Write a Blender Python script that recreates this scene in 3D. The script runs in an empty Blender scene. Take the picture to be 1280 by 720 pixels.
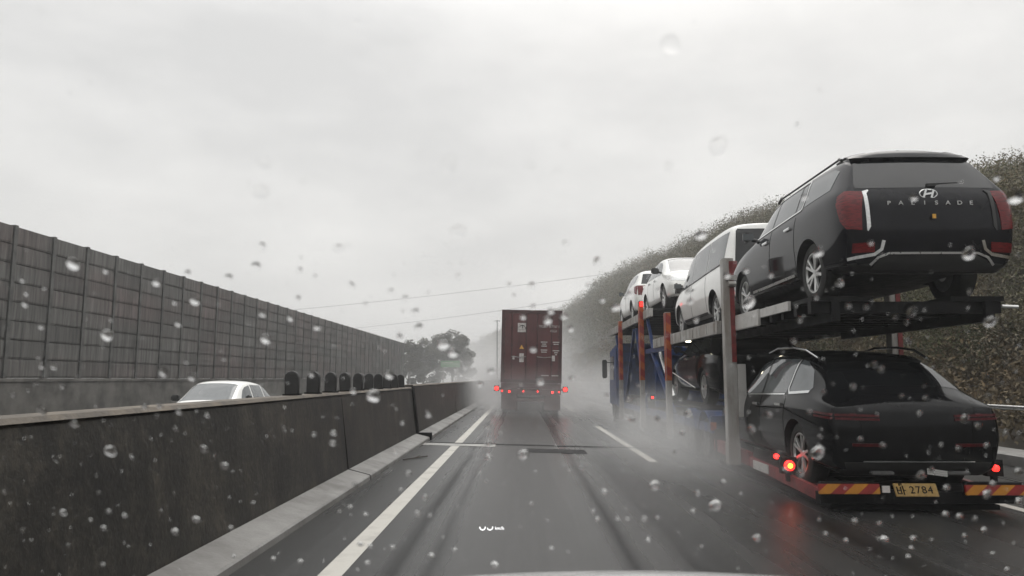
import bpy, bmesh, math, random
from mathutils import Vector, Matrix, Euler
from mathutils.bvhtree import BVHTree
R = math.radians
random.seed(7)
sc = bpy.context.scene
C = sc.collection
SLOPE = 0.025                       # our carriageway falls to the right
def rz(x): return -SLOPE * x

# ------------------------------------------------------------------ materials
def new_mat(name):
    m = bpy.data.materials.new(name); m.use_nodes = True
    nt = m.node_tree
    return m, nt, nt.nodes['Principled BSDF']

def mat(name, col, rough=0.5, metal=0.0, var=0.0, scale=4.0, bump=0.0, bscale=40.0, coat=0.0,
        rvar=0.0, stretch=(1, 1, 1), col2=None, emit=None, estr=0.0, ior=1.5, coords='Object', lo=0.35, hi=0.65):
    m, nt, b = new_mat(name)
    N, L = nt.nodes, nt.links
    b.inputs['Base Color'].default_value = (*col, 1)
    b.inputs['Roughness'].default_value = rough
    b.inputs['Metallic'].default_value = metal
    b.inputs['IOR'].default_value = ior
    if coat:
        b.inputs['Coat Weight'].default_value = coat
        b.inputs['Coat Roughness'].default_value = 0.06
    if emit:
        b.inputs['Emission Color'].default_value = (*emit, 1)
        b.inputs['Emission Strength'].default_value = estr
    if var or bump or rvar or col2:
        tc = N.new('ShaderNodeTexCoord'); mp = N.new('ShaderNodeMapping')
        mp.inputs['Scale'].default_value = stretch
        if coords == 'World':
            g = N.new('ShaderNodeNewGeometry'); L.new(g.outputs['Position'], mp.inputs['Vector'])
        else:
            L.new(tc.outputs[coords], mp.inputs['Vector'])
        nz = N.new('ShaderNodeTexNoise'); nz.inputs['Scale'].default_value = scale
        nz.inputs['Detail'].default_value = 6; nz.inputs['Roughness'].default_value = 0.62
        L.new(mp.outputs['Vector'], nz.inputs['Vector'])
        if var or col2:
            rp = N.new('ShaderNodeValToRGB')
            rp.color_ramp.elements[0].position = lo; rp.color_ramp.elements[1].position = hi
            c2 = col2 if col2 else tuple(c * (1 + var) for c in col)
            c1 = col if col2 else tuple(c * (1 - var) for c in col)
            rp.color_ramp.elements[0].color = (*c1, 1); rp.color_ramp.elements[1].color = (*c2, 1)
            L.new(nz.outputs['Fac'], rp.inputs['Fac']); L.new(rp.outputs['Color'], b.inputs['Base Color'])
        if rvar:
            mr = N.new('ShaderNodeMapRange')
            mr.inputs['From Min'].default_value = 0.3; mr.inputs['From Max'].default_value = 0.7
            mr.inputs['To Min'].default_value = max(0.02, rough - rvar); mr.inputs['To Max'].default_value = rough + rvar
            L.new(nz.outputs['Fac'], mr.inputs['Value']); L.new(mr.outputs['Result'], b.inputs['Roughness'])
        if bump:
            n2 = N.new('ShaderNodeTexNoise'); n2.inputs['Scale'].default_value = bscale; n2.inputs['Detail'].default_value = 4
            L.new(mp.outputs['Vector'], n2.inputs['Vector'])
            bp = N.new('ShaderNodeBump'); bp.inputs['Strength'].default_value = bump; bp.inputs['Distance'].default_value = 0.02
            L.new(n2.outputs['Fac'], bp.inputs['Height']); L.new(bp.outputs['Normal'], b.inputs['Normal'])
    return m

def stripe_mat(name, c1, c2, freq, ax=(1, 0, 1), rough=0.4):
    m, nt, b = new_mat(name); N, L = nt.nodes, nt.links
    tc = N.new('ShaderNodeTexCoord')
    dt = N.new('ShaderNodeVectorMath'); dt.operation = 'DOT_PRODUCT'
    dt.inputs[1].default_value = tuple(a * freq for a in ax)
    L.new(tc.outputs['Object'], dt.inputs[0])
    fr = N.new('ShaderNodeMath'); fr.operation = 'FRACT'; L.new(dt.outputs['Value'], fr.inputs[0])
    gt = N.new('ShaderNodeMath'); gt.operation = 'GREATER_THAN'; gt.inputs[1].default_value = 0.5
    L.new(fr.outputs[0], gt.inputs[0])
    nz = N.new('ShaderNodeTexNoise'); nz.inputs['Scale'].default_value = 9; nz.inputs['Detail'].default_value = 5
    L.new(tc.outputs['Object'], nz.inputs['Vector'])
    mx = N.new('ShaderNodeMix'); mx.data_type = 'RGBA'
    mx.inputs[6].default_value = (*c1, 1); mx.inputs[7].default_value = (*c2, 1)
    L.new(gt.outputs[0], mx.inputs[0])
    mu = N.new('ShaderNodeMix'); mu.data_type = 'RGBA'; mu.blend_type = 'MULTIPLY'; mu.inputs[0].default_value = 0.55
    L.new(mx.outputs[2], mu.inputs[6]); L.new(nz.outputs['Fac'], mu.inputs[7])
    L.new(mu.outputs[2], b.inputs['Base Color']); b.inputs['Roughness'].default_value = rough
    return m

M = {}
M['dark_paint'] = mat('dark car paint', (0.007, 0.0075, 0.010), 0.09, 0.0, var=0.25, scale=3, coat=0.14, rvar=0.02, bump=0.012, bscale=60, ior=1.24)
M['lower_paint'] = mat('graphite car paint', (0.006, 0.0063, 0.007), 0.10, 0.0, var=0.25, scale=3, coat=0.08, rvar=0.02, bump=0.012, bscale=60, ior=1.22)
M['white_paint'] = mat('white car paint', (0.82, 0.82, 0.79), 0.3, 0, var=0.05, scale=2, coat=0.8, bump=0.02, bscale=120)
M['bonnet_paint'] = mat('wet silver white paint', (0.84, 0.85, 0.84), 0.25, 0.0, var=0.12, scale=30, coat=1.0, bump=0.55, bscale=130)
M['glass'] = mat('tinted car glass', (0.008, 0.009, 0.010), 0.05, 0, rvar=0.03, scale=20, var=0.3)
M['sky_paled_glass'] = mat('sky-paled car glass', (0.09, 0.10, 0.105), 0.05, 0, rvar=0.03, scale=6, var=0.08, ior=1.75)  # reflected sky painted into the base colour as a paler grey
M['chrome'] = mat('chrome trim', (0.72, 0.73, 0.73), 0.16, 1.0, rvar=0.06, scale=30)
M['silver'] = mat('satin silver', (0.62, 0.62, 0.61), 0.32, 0.7, rvar=0.1, scale=20)
M['black_plastic'] = mat('black plastic', (0.018, 0.018, 0.018), 0.5, 0, var=0.3, scale=10, rvar=0.1)
M['rubber'] = mat('tyre rubber', (0.017, 0.017, 0.016), 0.7, 0, var=0.35, scale=14, bump=0.2, bscale=60)
M['alloy'] = mat('alloy wheel', (0.55, 0.55, 0.54), 0.28, 0.75, var=0.1, scale=20)
M['dark_alloy'] = mat('dark grey wheel', (0.12, 0.12, 0.12), 0.4, 0.5, var=0.2, scale=20)
M['red_lens'] = mat('unlit red lamp lens', (0.115, 0.004, 0.006), 0.25, 0, var=0.5, scale=14, coat=0.15, stretch=(1, 1, 5), ior=1.4)
M['clear_lens'] = mat('clear lamp lens', (0.70, 0.71, 0.71), 0.12, 0.2, var=0.15, scale=25, coat=0.6)
M['lit_red'] = mat('lit red tail lamp', (0.5, 0.01, 0.01), 0.3, emit=(1.0, 0.02, 0.015), estr=3.0, var=0.2, scale=60)
M['lit_orange'] = mat('lit lamp core', (0.6, 0.1, 0.02), 0.3, emit=(1.0, 0.25, 0.02), estr=7.0, var=0.2, scale=90)
M['lit_white'] = mat('lit deck lamp', (0.8, 0.8, 0.7), 0.3, emit=(1.0, 0.93, 0.7), estr=6.0, var=0.05, scale=20)
M['hud'] = mat('lit speed display', (0.8, 0.8, 0.8), 0.4, emit=(1, 1, 1), estr=0.9, var=0.03, scale=20)
M['blue_steel'] = mat('blue painted steel', (0.014, 0.040, 0.135), 0.45, 0.0, var=0.5, scale=5, rvar=0.15, bump=0.1)
M['grey_steel'] = mat('dirty grey steel', (0.42, 0.415, 0.40), 0.5, 0.1, col2=(0.24, 0.215, 0.19), scale=5, bump=0.15, rvar=0.1, stretch=(1, 1, 0.35))
M['pale_plate'] = mat('worn pale deck plate', (0.50, 0.49, 0.47), 0.4, 0.1, col2=(0.26, 0.25, 0.23), scale=5, bump=0.15, lo=0.5, hi=0.8)
M['dark_steel'] = mat('dark oily steel', (0.009, 0.009, 0.0095), 0.6, 0.0, ior=1.22, var=0.5, scale=6, bump=0.1, rvar=0.15)
M['rust_red'] = mat('faded red steel', (0.16, 0.02, 0.02), 0.5, 0, var=0.4, scale=8, bump=0.1)
M['orange_strip'] = stripe_mat('orange and red post stripes', (0.50, 0.11, 0.02), (0.34, 0.028, 0.02), 3.2, (0.6, 0.6, 0.8))
M['stripe'] = stripe_mat('amber and red warning stripes', (0.50, 0.20, 0.010), (0.27, 0.015, 0.012), 3.3, (1, 0, -1.2))
M['plate_yellow'] = mat('yellow number plate', (0.20, 0.115, 0.010), 0.45, 0, var=0.2, scale=30)
M['ink'] = mat('black ink', (0.008, 0.008, 0.008), 0.8, var=0.2, scale=20, ior=1.1)
M['deep_red_lens'] = mat('deep red lamp strip', (0.060, 0.003, 0.005), 0.3, 0, var=0.4, scale=20, ior=1.3)
M['container'] = mat('maroon container paint', (0.125, 0.032, 0.033), 0.5, 0, col2=(0.068, 0.021, 0.021), scale=1.6, rvar=0.1, bump=0.08, stretch=(1, 1, 0.4))
M['container_trim'] = mat('darker maroon steel', (0.055, 0.017, 0.0165), 0.5, 0, var=0.35, scale=5)
M['marking'] = mat('weathered white marking', (0.52, 0.49, 0.47), 0.6, 0, var=0.25, scale=15)
M['sticker'] = mat('yellow sticker', (0.65, 0.35, 0.05), 0.5, 0, var=0.2, scale=20)
M['asphalt_line'] = mat('wet white road paint', (0.44, 0.425, 0.385), 0.45, 0, col2=(0.25, 0.24, 0.22), scale=3, bump=0.2, coords='World', lo=0.5, hi=0.85, rvar=0.1)
M['joint_pale'] = mat('pale joint mortar', (0.34, 0.335, 0.32), 0.45, 0, col2=(0.22, 0.215, 0.2), scale=4, coords='World')
M['pale_concrete'] = mat('pale kerb concrete', (0.24, 0.235, 0.225), 0.5, 0, col2=(0.13, 0.125, 0.118), scale=1.5, bump=0.2, coords='World', rvar=0.1)
M['bark'] = mat('wet bark', (0.06, 0.05, 0.04), 0.85, 0, var=0.4, scale=10, bump=0.4)
M['cable'] = mat('dark cable', (0.05, 0.05, 0.05), 0.6, var=0.1, scale=2)
M['sign_green'] = mat('faded green sign sheet', (0.16, 0.30, 0.17), 0.5, var=0.1, scale=3)

def barrier_mat():
    m, nt, b = new_mat('sooty wet concrete'); N, L = nt.nodes, nt.links
    g = N.new('ShaderNodeNewGeometry')
    def noise(scale, st, det=6):
        mp = N.new('ShaderNodeMapping'); mp.inputs['Scale'].default_value = st
        L.new(g.outputs['Position'], mp.inputs['Vector'])
        n = N.new('ShaderNodeTexNoise'); n.inputs['Scale'].default_value = scale; n.inputs['Detail'].default_value = det
        n.inputs['Roughness'].default_value = 0.68
        L.new(mp.outputs['Vector'], n.inputs['Vector']); return n
    a = noise(1.6, (1, 1, 1.4)); s = noise(3.0, (1, 1, 0.3)); f = noise(22, (1, 1, 1))
    rp = N.new('ShaderNodeValToRGB'); e = rp.color_ramp.elements
    e[0].position = 0.42; e[0].color = (0.006, 0.005, 0.004, 1)
    e[1].position = 0.64; e[1].color = (0.072, 0.062, 0.048, 1)
    x = rp.color_ramp.elements.new(0.50); x.color = (0.019, 0.017, 0.0135, 1)
    m1 = N.new('ShaderNodeMath'); m1.operation = 'MULTIPLY_ADD'; m1.inputs[1].default_value = 0.36
    L.new(s.outputs['Fac'], m1.inputs[0])
    m2 = N.new('ShaderNodeMath'); m2.operation = 'MULTIPLY'; m2.inputs[1].default_value = 0.32
    L.new(a.outputs['Fac'], m2.inputs[0]); L.new(m2.outputs[0], m1.inputs[2])
    m3 = N.new('ShaderNodeMath'); m3.operation = 'MULTIPLY_ADD'; m3.inputs[1].default_value = 0.32
    L.new(f.outputs['Fac'], m3.inputs[0]); L.new(m1.outputs[0], m3.inputs[2])
    L.new(m3.outputs[0], rp.inputs['Fac']); L.new(rp.outputs['Color'], b.inputs['Base Color'])
    b.inputs['Roughness'].default_value = 0.5
    bp = N.new('ShaderNodeBump'); bp.inputs['Strength'].default_value = 0.4; bp.inputs['Distance'].default_value = 0.02
    L.new(f.outputs['Fac'], bp.inputs['Height']); L.new(bp.outputs['Normal'], b.inputs['Normal'])
    return m
M['barrier'] = barrier_mat()
M['barrier_cap'] = mat('brown weathered concrete edge', (0.13, 0.105, 0.075), 0.6, 0, col2=(0.045, 0.038, 0.03), scale=2.5, bump=0.3, coords='World')

def wall_mat():
    m, nt, b = new_mat('weathered noise panel'); N, L = nt.nodes, nt.links
    g = N.new('ShaderNodeNewGeometry')
    mp = N.new('ShaderNodeMapping'); mp.inputs['Scale'].default_value = (0.1, 0.12, 0.5); L.new(g.outputs['Position'], mp.inputs['Vector'])
    n = N.new('ShaderNodeTexNoise'); n.inputs['Scale'].default_value = 1.2; n.inputs['Detail'].default_value = 3; L.new(mp.outputs['Vector'], n.inputs['Vector'])
    rp = N.new('ShaderNodeValToRGB'); e = rp.color_ramp.elements
    e[0].position = 0.42; e[0].color = (0.150, 0.147, 0.138, 1); e[1].position = 0.66; e[1].color = (0.165, 0.136, 0.128, 1)
    L.new(n.outputs['Fac'], rp.inputs['Fac'])
    mp2 = N.new('ShaderNodeMapping'); mp2.inputs['Scale'].default_value = (1, 6, 0.35); L.new(g.outputs['Position'], mp2.inputs['Vector'])
    n2 = N.new('ShaderNodeTexNoise'); n2.inputs['Scale'].default_value = 1.3; n2.inputs['Detail'].default_value = 7; n2.inputs['Roughness'].default_value = 0.7
    L.new(mp2.outputs['Vector'], n2.inputs['Vector'])
    r2 = N.new('ShaderNodeValToRGB'); r2.color_ramp.elements[0].position = 0.36; r2.color_ramp.elements[1].position = 0.66
    r2.color_ramp.elements[0].color = (0.32, 0.32, 0.32, 1); r2.color_ramp.elements[1].color = (1.1, 1.1, 1.1, 1)
    L.new(n2.outputs['Fac'], r2.inputs['Fac'])
    mu = N.new('ShaderNodeMix'); mu.data_type = 'RGBA'; mu.blend_type = 'MULTIPLY'; mu.inputs[0].default_value = 1
    L.new(rp.outputs['Color'], mu.inputs[6]); L.new(r2.outputs['Color'], mu.inputs[7])
    dv = N.new('ShaderNodeVectorMath'); dv.operation = 'SUBTRACT'; dv.inputs[1].default_value = (0, 3.0, 1.385); L.new(g.outputs['Position'], dv.inputs[0])
    sn = N.new('ShaderNodeVectorMath'); sn.operation = 'SNAP'; sn.inputs[1].default_value = (500, 1.85, .56); L.new(dv.outputs[0], sn.inputs[0])
    wn = N.new('ShaderNodeTexWhiteNoise'); wn.noise_dimensions = '3D'; L.new(sn.outputs[0], wn.inputs['Vector'])
    big = N.new('ShaderNodeTexNoise'); big.inputs['Scale'].default_value = .35; big.inputs['Detail'].default_value = 5; L.new(g.outputs['Position'], big.inputs['Vector'])
    sm = N.new('ShaderNodeMath'); sm.operation = 'MULTIPLY_ADD'; sm.inputs[1].default_value = 1.3; L.new(big.outputs['Fac'], sm.inputs[0]); L.new(wn.outputs['Value'], sm.inputs[2])
    tn = N.new('ShaderNodeMapRange'); tn.inputs['From Min'].default_value = .3; tn.inputs['From Max'].default_value = 2.0; tn.inputs['To Min'].default_value = .68; tn.inputs['To Max'].default_value = 1.3; L.new(sm.outputs[0], tn.inputs['Value'])
    m3 = N.new('ShaderNodeVectorMath'); m3.operation = 'SCALE'; L.new(mu.outputs[2], m3.inputs[0]); L.new(tn.outputs['Result'], m3.inputs['Scale'])
    L.new(m3.outputs[0], b.inputs['Base Color'])
    b.inputs['Roughness'].default_value = 0.65
    return m
M['wall_panel'] = wall_mat()
M['wall_post'] = mat('grey H beam', (0.095, 0.095, 0.09), 0.6, 0, var=0.35, scale=2, coords='World')
M['wall_base'] = mat('grey wall footing', (0.12, 0.115, 0.105), 0.6, 0, var=0.45, scale=1.2, coords='World', bump=0.2)

def road_mat():
    m, nt, b = new_mat('wet asphalt'); N, L = nt.nodes, nt.links
    g = N.new('ShaderNodeNewGeometry')
    sx = N.new('ShaderNodeSeparateXYZ'); L.new(g.outputs['Position'], sx.inputs[0])
    def noise(scale, st, det=5, rg=0.6):
        mp = N.new('ShaderNodeMapping'); mp.inputs['Scale'].default_value = st
        L.new(g.outputs['Position'], mp.inputs['Vector'])
        n = N.new('ShaderNodeTexNoise'); n.inputs['Scale'].default_value = scale; n.inputs['Detail'].default_value = det
        n.inputs['Roughness'].default_value = rg
        L.new(mp.outputs['Vector'], n.inputs['Vector']); return n
    long = noise(2.2, (1.3, 0.03, 1), 4)       # streaks that run along the lane
    patch = noise(0.5, (1, 0.35, 1), 5)
    grain = noise(90, (1, 1, 1), 3)
    # worn, water-filled wheel ruts: one curve per rut, across X
    wob = N.new('ShaderNodeMath'); wob.operation = 'MULTIPLY_ADD'; wob.inputs[1].default_value = 0.16
    L.new(patch.outputs['Fac'], wob.inputs[0]); L.new(sx.outputs['X'], wob.inputs[2])
    cv = N.new('ShaderNodeValToRGB'); cr = cv.color_ramp
    mr = N.new('ShaderNodeMapRange'); mr.inputs['From Min'].default_value = -2.5; mr.inputs['From Max'].default_value = 7.5
    L.new(wob.outputs[0], mr.inputs['Value']); L.new(mr.outputs['Result'], cv.inputs['Fac'])
    pts = [(-2.5, .45), (-1.1, .5), (-0.95, .5), (-0.83, .08), (-0.70, .52), (-0.58, .14), (-0.42, .62), (0.5, .62), (0.80, .55),
           (0.95, .04), (1.09, .5), (1.24, .42), (1.40, .2), (1.9, .45), (2.7, .5), (3.1, .25), (3.4, .45), (4.7, .45), (4.95, .25), (5.3, .45), (7.5, .5)]
    while len(cr.elements) > 1: cr.elements.remove(cr.elements[0])
    cr.elements[0].position = 0; cr.elements[0].color = (pts[0][1],) * 3 + (1,)
    for x, v in pts[1:]:
        q = cr.elements.new((x + 2.5) / 10); q.color = (v, v, v, 1)
    add = N.new('ShaderNodeMath'); add.operation = 'MULTIPLY_ADD'; add.inputs[1].default_value = 0.5
    L.new(long.outputs['Fac'], add.inputs[0]); L.new(cv.outputs['Color'], add.inputs[2])
    ad2 = N.new('ShaderNodeMath'); ad2.operation = 'MULTIPLY_ADD'; ad2.inputs[1].default_value = 0.35
    L.new(patch.outputs['Fac'], ad2.inputs[0]); L.new(add.outputs[0], ad2.inputs[2])
    rp = N.new('ShaderNodeValToRGB'); e = rp.color_ramp.elements
    e[0].position = 0.45; e[0].color = (0.006, 0.006, 0.006, 1); e[1].position = 1.0; e[1].color = (0.042, 0.042, 0.041, 1)
    L.new(ad2.outputs[0], rp.inputs['Fac'])
    gm = N.new('ShaderNodeMix'); gm.data_type = 'RGBA'; gm.blend_type = 'MULTIPLY'; gm.inputs[0].default_value = 0.5
    L.new(rp.outputs['Color'], gm.inputs[6]); L.new(grain.outputs['Fac'], gm.inputs[7])
    L.new(gm.outputs[2], b.inputs['Base Color'])
    rr = N.new('ShaderNodeMapRange'); rr.inputs['From Min'].default_value = 0.5; rr.inputs['From Max'].default_value = 1.05
    rr.inputs['To Min'].default_value = 0.10; rr.inputs['To Max'].default_value = 0.36
    L.new(ad2.outputs[0], rr.inputs['Value']); L.new(rr.outputs['Result'], b.inputs['Roughness'])
    b.inputs['IOR'].default_value = 1.40
    sl = N.new('ShaderNodeMapRange'); sl.inputs['From Min'].default_value = 0.5; sl.inputs['From Max'].default_value = 1.0
    sl.inputs['To Min'].default_value = 0.06; sl.inputs['To Max'].default_value = 0.44
    L.new(ad2.outputs[0], sl.inputs['Value']); L.new(sl.outputs['Result'], b.inputs['Specular IOR Level'])
    bp = N.new('ShaderNodeBump'); bp.inputs['Strength'].default_value = 0.35; bp.inputs['Distance'].default_value = 0.01
    L.new(grain.outputs['Fac'], bp.inputs['Height']); L.new(bp.outputs['Normal'], b.inputs['Normal'])
    return m
M['road'] = road_mat()
M['soil'] = mat('brown wet leaf litter', (0.075, 0.060, 0.042), 0.85, 0, col2=(0.040, 0.036, 0.026), scale=0.35, coords='World', bump=0.5, bscale=3)
M['field'] = mat('dull wet ground', (0.06, 0.06, 0.045), 0.8, 0, var=0.4, scale=0.1, coords='World')

def foliage_mat(name, cols, scale):
    m, nt, b = new_mat(name); N, L = nt.nodes, nt.links
    g = N.new('ShaderNodeNewGeometry')
    n = N.new('ShaderNodeTexNoise'); n.inputs['Scale'].default_value = scale; n.inputs['Detail'].default_value = 3
    L.new(g.outputs['Position'], n.inputs['Vector'])
    rp = N.new('ShaderNodeValToRGB'); cr = rp.color_ramp
    cr.elements[0].position = 0.3; cr.elements[0].color = (*cols[0], 1); cr.elements[1].position = 0.7; cr.elements[1].color = (*cols[-1], 1)
    for i, c in enumerate(cols[1:-1]):
        q = cr.elements.new(0.3 + 0.4 * (i + 1) / (len(cols) - 1)); q.color = (*c, 1)
    L.new(n.outputs['Fac'], rp.inputs['Fac']); L.new(rp.outputs['Color'], b.inputs['Base Color'])
    b.inputs['Roughness'].default_value = 1.0; b.inputs['Specular IOR Level'].default_value = 0.1
    return m
M['woods'] = foliage_mat('late autumn woods', [(0.070, 0.068, 0.038), (0.125, 0.105, 0.066), (0.080, 0.080, 0.042), (0.165, 0.150, 0.112)], 0.22)
_nt = M['woods'].node_tree; _a = _nt.nodes.new('ShaderNodeAttribute'); _a.attribute_name = 'tint'
_m = _nt.nodes.new('ShaderNodeMix'); _m.data_type = 'RGBA'; _m.inputs[0].default_value = .75
_b = _nt.nodes['Principled BSDF']; _src = _b.inputs['Base Color'].links[0].from_socket
_nt.links.new(_src, _m.inputs[6]); _nt.links.new(_a.outputs['Color'], _m.inputs[7]); _nt.links.new(_m.outputs[2], _b.inputs['Base Color'])
M['tree_leaf'] = foliage_mat('dull tree foliage', [(0.035, 0.04, 0.025), (0.06, 0.06, 0.038), (0.085, 0.08, 0.055)], 0.5)

def water_mat():
    m, nt, b = new_mat('rain water'); 
    b.inputs['Base Color'].default_value = (1, 1, 1, 1); b.inputs['Roughness'].default_value = 0.0
    b.inputs['IOR'].default_value = 1.33; b.inputs['Transmission Weight'].default_value = 1.0
    return m
M['water'] = water_mat()

# ------------------------------------------------------------------ mesh helpers
class MB:
    """collects shapes for ONE mesh"""
    def __init__(s): s.bm = bmesh.new()
    def box(s, x0, x1, y0, y1, z0, z1, bevel=0.0):
        v = [s.bm.verts.new(p) for p in ((x0, y0, z0), (x1, y0, z0), (x1, y1, z0), (x0, y1, z0), (x0, y0, z1), (x1, y0, z1), (x1, y1, z1), (x0, y1, z1))]
        fs = [s.bm.faces.new([v[i] for i in q]) for q in ((3, 2, 1, 0), (4, 5, 6, 7), (0, 1, 5, 4), (1, 2, 6, 5), (2, 3, 7, 6), (3, 0, 4, 7))]
        if bevel:
            es = list({e for f in fs for e in f.edges})
            bmesh.ops.bevel(s.bm, geom=es, offset=bevel, segments=2, affect='EDGES')
        return s
    def prism(s, pts, d, axis):
        """polygon pts (3D) swept by vector d"""
        d = Vector(d); a = [s.bm.verts.new(p) for p in pts]; b = [s.bm.verts.new(Vector(p) + d) for p in pts]
        n = len(pts)
        f1 = s.bm.faces.new(a); f2 = s.bm.faces.new(list(reversed(b)))
        for i in range(n): s.bm.faces.new([a[(i + 1) % n], a[i], b[i], b[(i + 1) % n]])
        return s
    def tube(s, p, q, r, n=8, r2=None):
        p, q = Vector(p), Vector(q); d = q - p
        if d.length < 1e-6: return s
        rot = d.to_track_quat('Z', 'Y').to_matrix().to_4x4()
        bmesh.ops.create_cone(s.bm, cap_ends=True, segments=n, radius1=r, radius2=r if r2 is None else r2, depth=d.length,
                              matrix=Matrix.Translation((p + q) / 2) @ rot)
        return s
    def bar(s, p, q, w, h):
        p, q = Vector(p), Vector(q); d = q - p
        rot = d.to_track_quat('Z', 'Y').to_matrix().to_4x4()
        bmesh.ops.create_cube(s.bm, size=1, matrix=Matrix.Translation((p + q) / 2) @ rot @ Matrix.Diagonal((w, h, d.length, 1)))
        return s
    def lathe(s, prof, n=36, axis='X', centre=(0, 0, 0)):
        """profile [(a, r)]: a along axis"""
        c = Vector(centre); rings = []
        for a, r in prof:
            ring = []
            for k in range(n):
                t = 2 * math.pi * k / n
                if axis == 'X': p = (a, r * math.cos(t), r * math.sin(t))
                elif axis == 'Y': p = (r * math.cos(t), a, r * math.sin(t))
                else: p = (r * math.cos(t), r * math.sin(t), a)
                ring.append(s.bm.verts.new(c + Vector(p)))
            rings.append(ring)
        for i in range(len(rings) - 1):
            for k in range(n):
                s.bm.faces.new([rings[i][k], rings[i][(k + 1) % n], rings[i + 1][(k + 1) % n], rings[i + 1][k]])
        return s
    def build(s, name, material, parent=None, smooth=None, loc=None):
        bmesh.ops.recalc_face_normals(s.bm, faces=s.bm.faces)
        me = bpy.data.meshes.new(name); s.bm.to_mesh(me); s.bm.free()
        return link(name, me, material, parent, smooth, loc)

def link(name, me, material, parent=None, smooth=None, loc=None):
    for mm in (material if isinstance(material, (list, tuple)) else [material]): me.materials.append(mm)
    if smooth is not None:
        for p in me.polygons: p.use_smooth = True
        if smooth < 170 and hasattr(me, 'set_sharp_from_angle'): me.set_sharp_from_angle(angle=R(smooth))
    o = bpy.data.objects.new(name, me); C.objects.link(o)
    if parent is not None: o.parent = parent
    if loc is not None: o.location = loc
    return o

def tag(o, label=None, cat=None, group=None, kind=None):
    if label: o['label'] = label
    if cat: o['category'] = cat
    if group: o['group'] = group
    if kind: o['kind'] = kind
    return o

def thing(name, label, cat, loc=(0, 0, 0), rot=0.0, group=None):
    o = bpy.data.objects.new(name, None); C.objects.link(o)
    o.location = loc; o.rotation_euler = (0, 0, rot)
    return tag(o, label, cat, group)

def copy_tree(o, parent=None):
    c = o.copy(); C.objects.link(c); c.parent = parent
    for ch in list(o.children): copy_tree(ch, c)
    return c

def text_mesh(name, body, size, material, parent, loc, rot, align='CENTER', depth=0.002, xs=1.0, spacing=1.0):
    cu = bpy.data.curves.new(name, 'FONT'); cu.body = body; cu.size = size; cu.align_x = align; cu.align_y = 'CENTER'
    cu.extrude = depth; cu.space_character = spacing
    t = bpy.data.objects.new(name, cu); C.objects.link(t)
    bpy.context.view_layer.update()
    me = bpy.data.meshes.new_from_object(t.evaluated_get(bpy.context.evaluated_depsgraph_get()))
    bpy.data.objects.remove(t)
    o = link(name, me, material, parent)
    o.location = loc; o.rotation_euler = rot; o.scale = (xs, 1, 1)
    return o

# ------------------------------------------------------------------ camera
H = 1.376
PITCH = 6.93
cam_d = bpy.data.cameras.new('camera'); cam = bpy.data.objects.new('camera', cam_d); C.objects.link(cam)
cam.location = (0, 0, H); cam.rotation_euler = (R(90 + PITCH), 0, R(0.68))
cam_d.sensor_width = 36; cam_d.lens = 930 / 1280 * 36; cam_d.clip_start = 0.05; cam_d.clip_end = 6000
cam_d.dof.use_dof = True; cam_d.dof.focus_distance = 14; cam_d.dof.aperture_fstop = 6.5
sc.camera = cam
bpy.context.view_layer.update()
CAM_M = cam.matrix_world.copy()
def ray(px, py):
    """direction of a pixel of the 1280x720 photograph (used only to read positions off it)"""
    d = CAM_M.to_3x3() @ Vector(((px - 640) / 930, (360 - py) / 930, -1)); return d
def at_y(px, py, Y): d = ray(px, py); return Vector((0, 0, H)) + d * (Y / d.y)
def at_x(px, py, X): d = ray(px, py); return Vector((0, 0, H)) + d * (X / d.x)

# ------------------------------------------------------------------ cars
def S(y, zb, zS, wS, zM, wM, zB, wB, zR, wR, dys=(0,) * 8):
    zE = max(zR - 0.10, zB + 0.35 * (zR - zB))
    p = [(wS - 0.14, zb), (wS, zS), (wM, zM), (wM - 0.006, zB - 0.15), (wB, zB), (wR, zE), (wR - 0.16, zR - 0.008), (0, zR + 0.012)]
    return [Vector((x, y + d, z)) for (x, z), d in zip(p, dys)]

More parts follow.
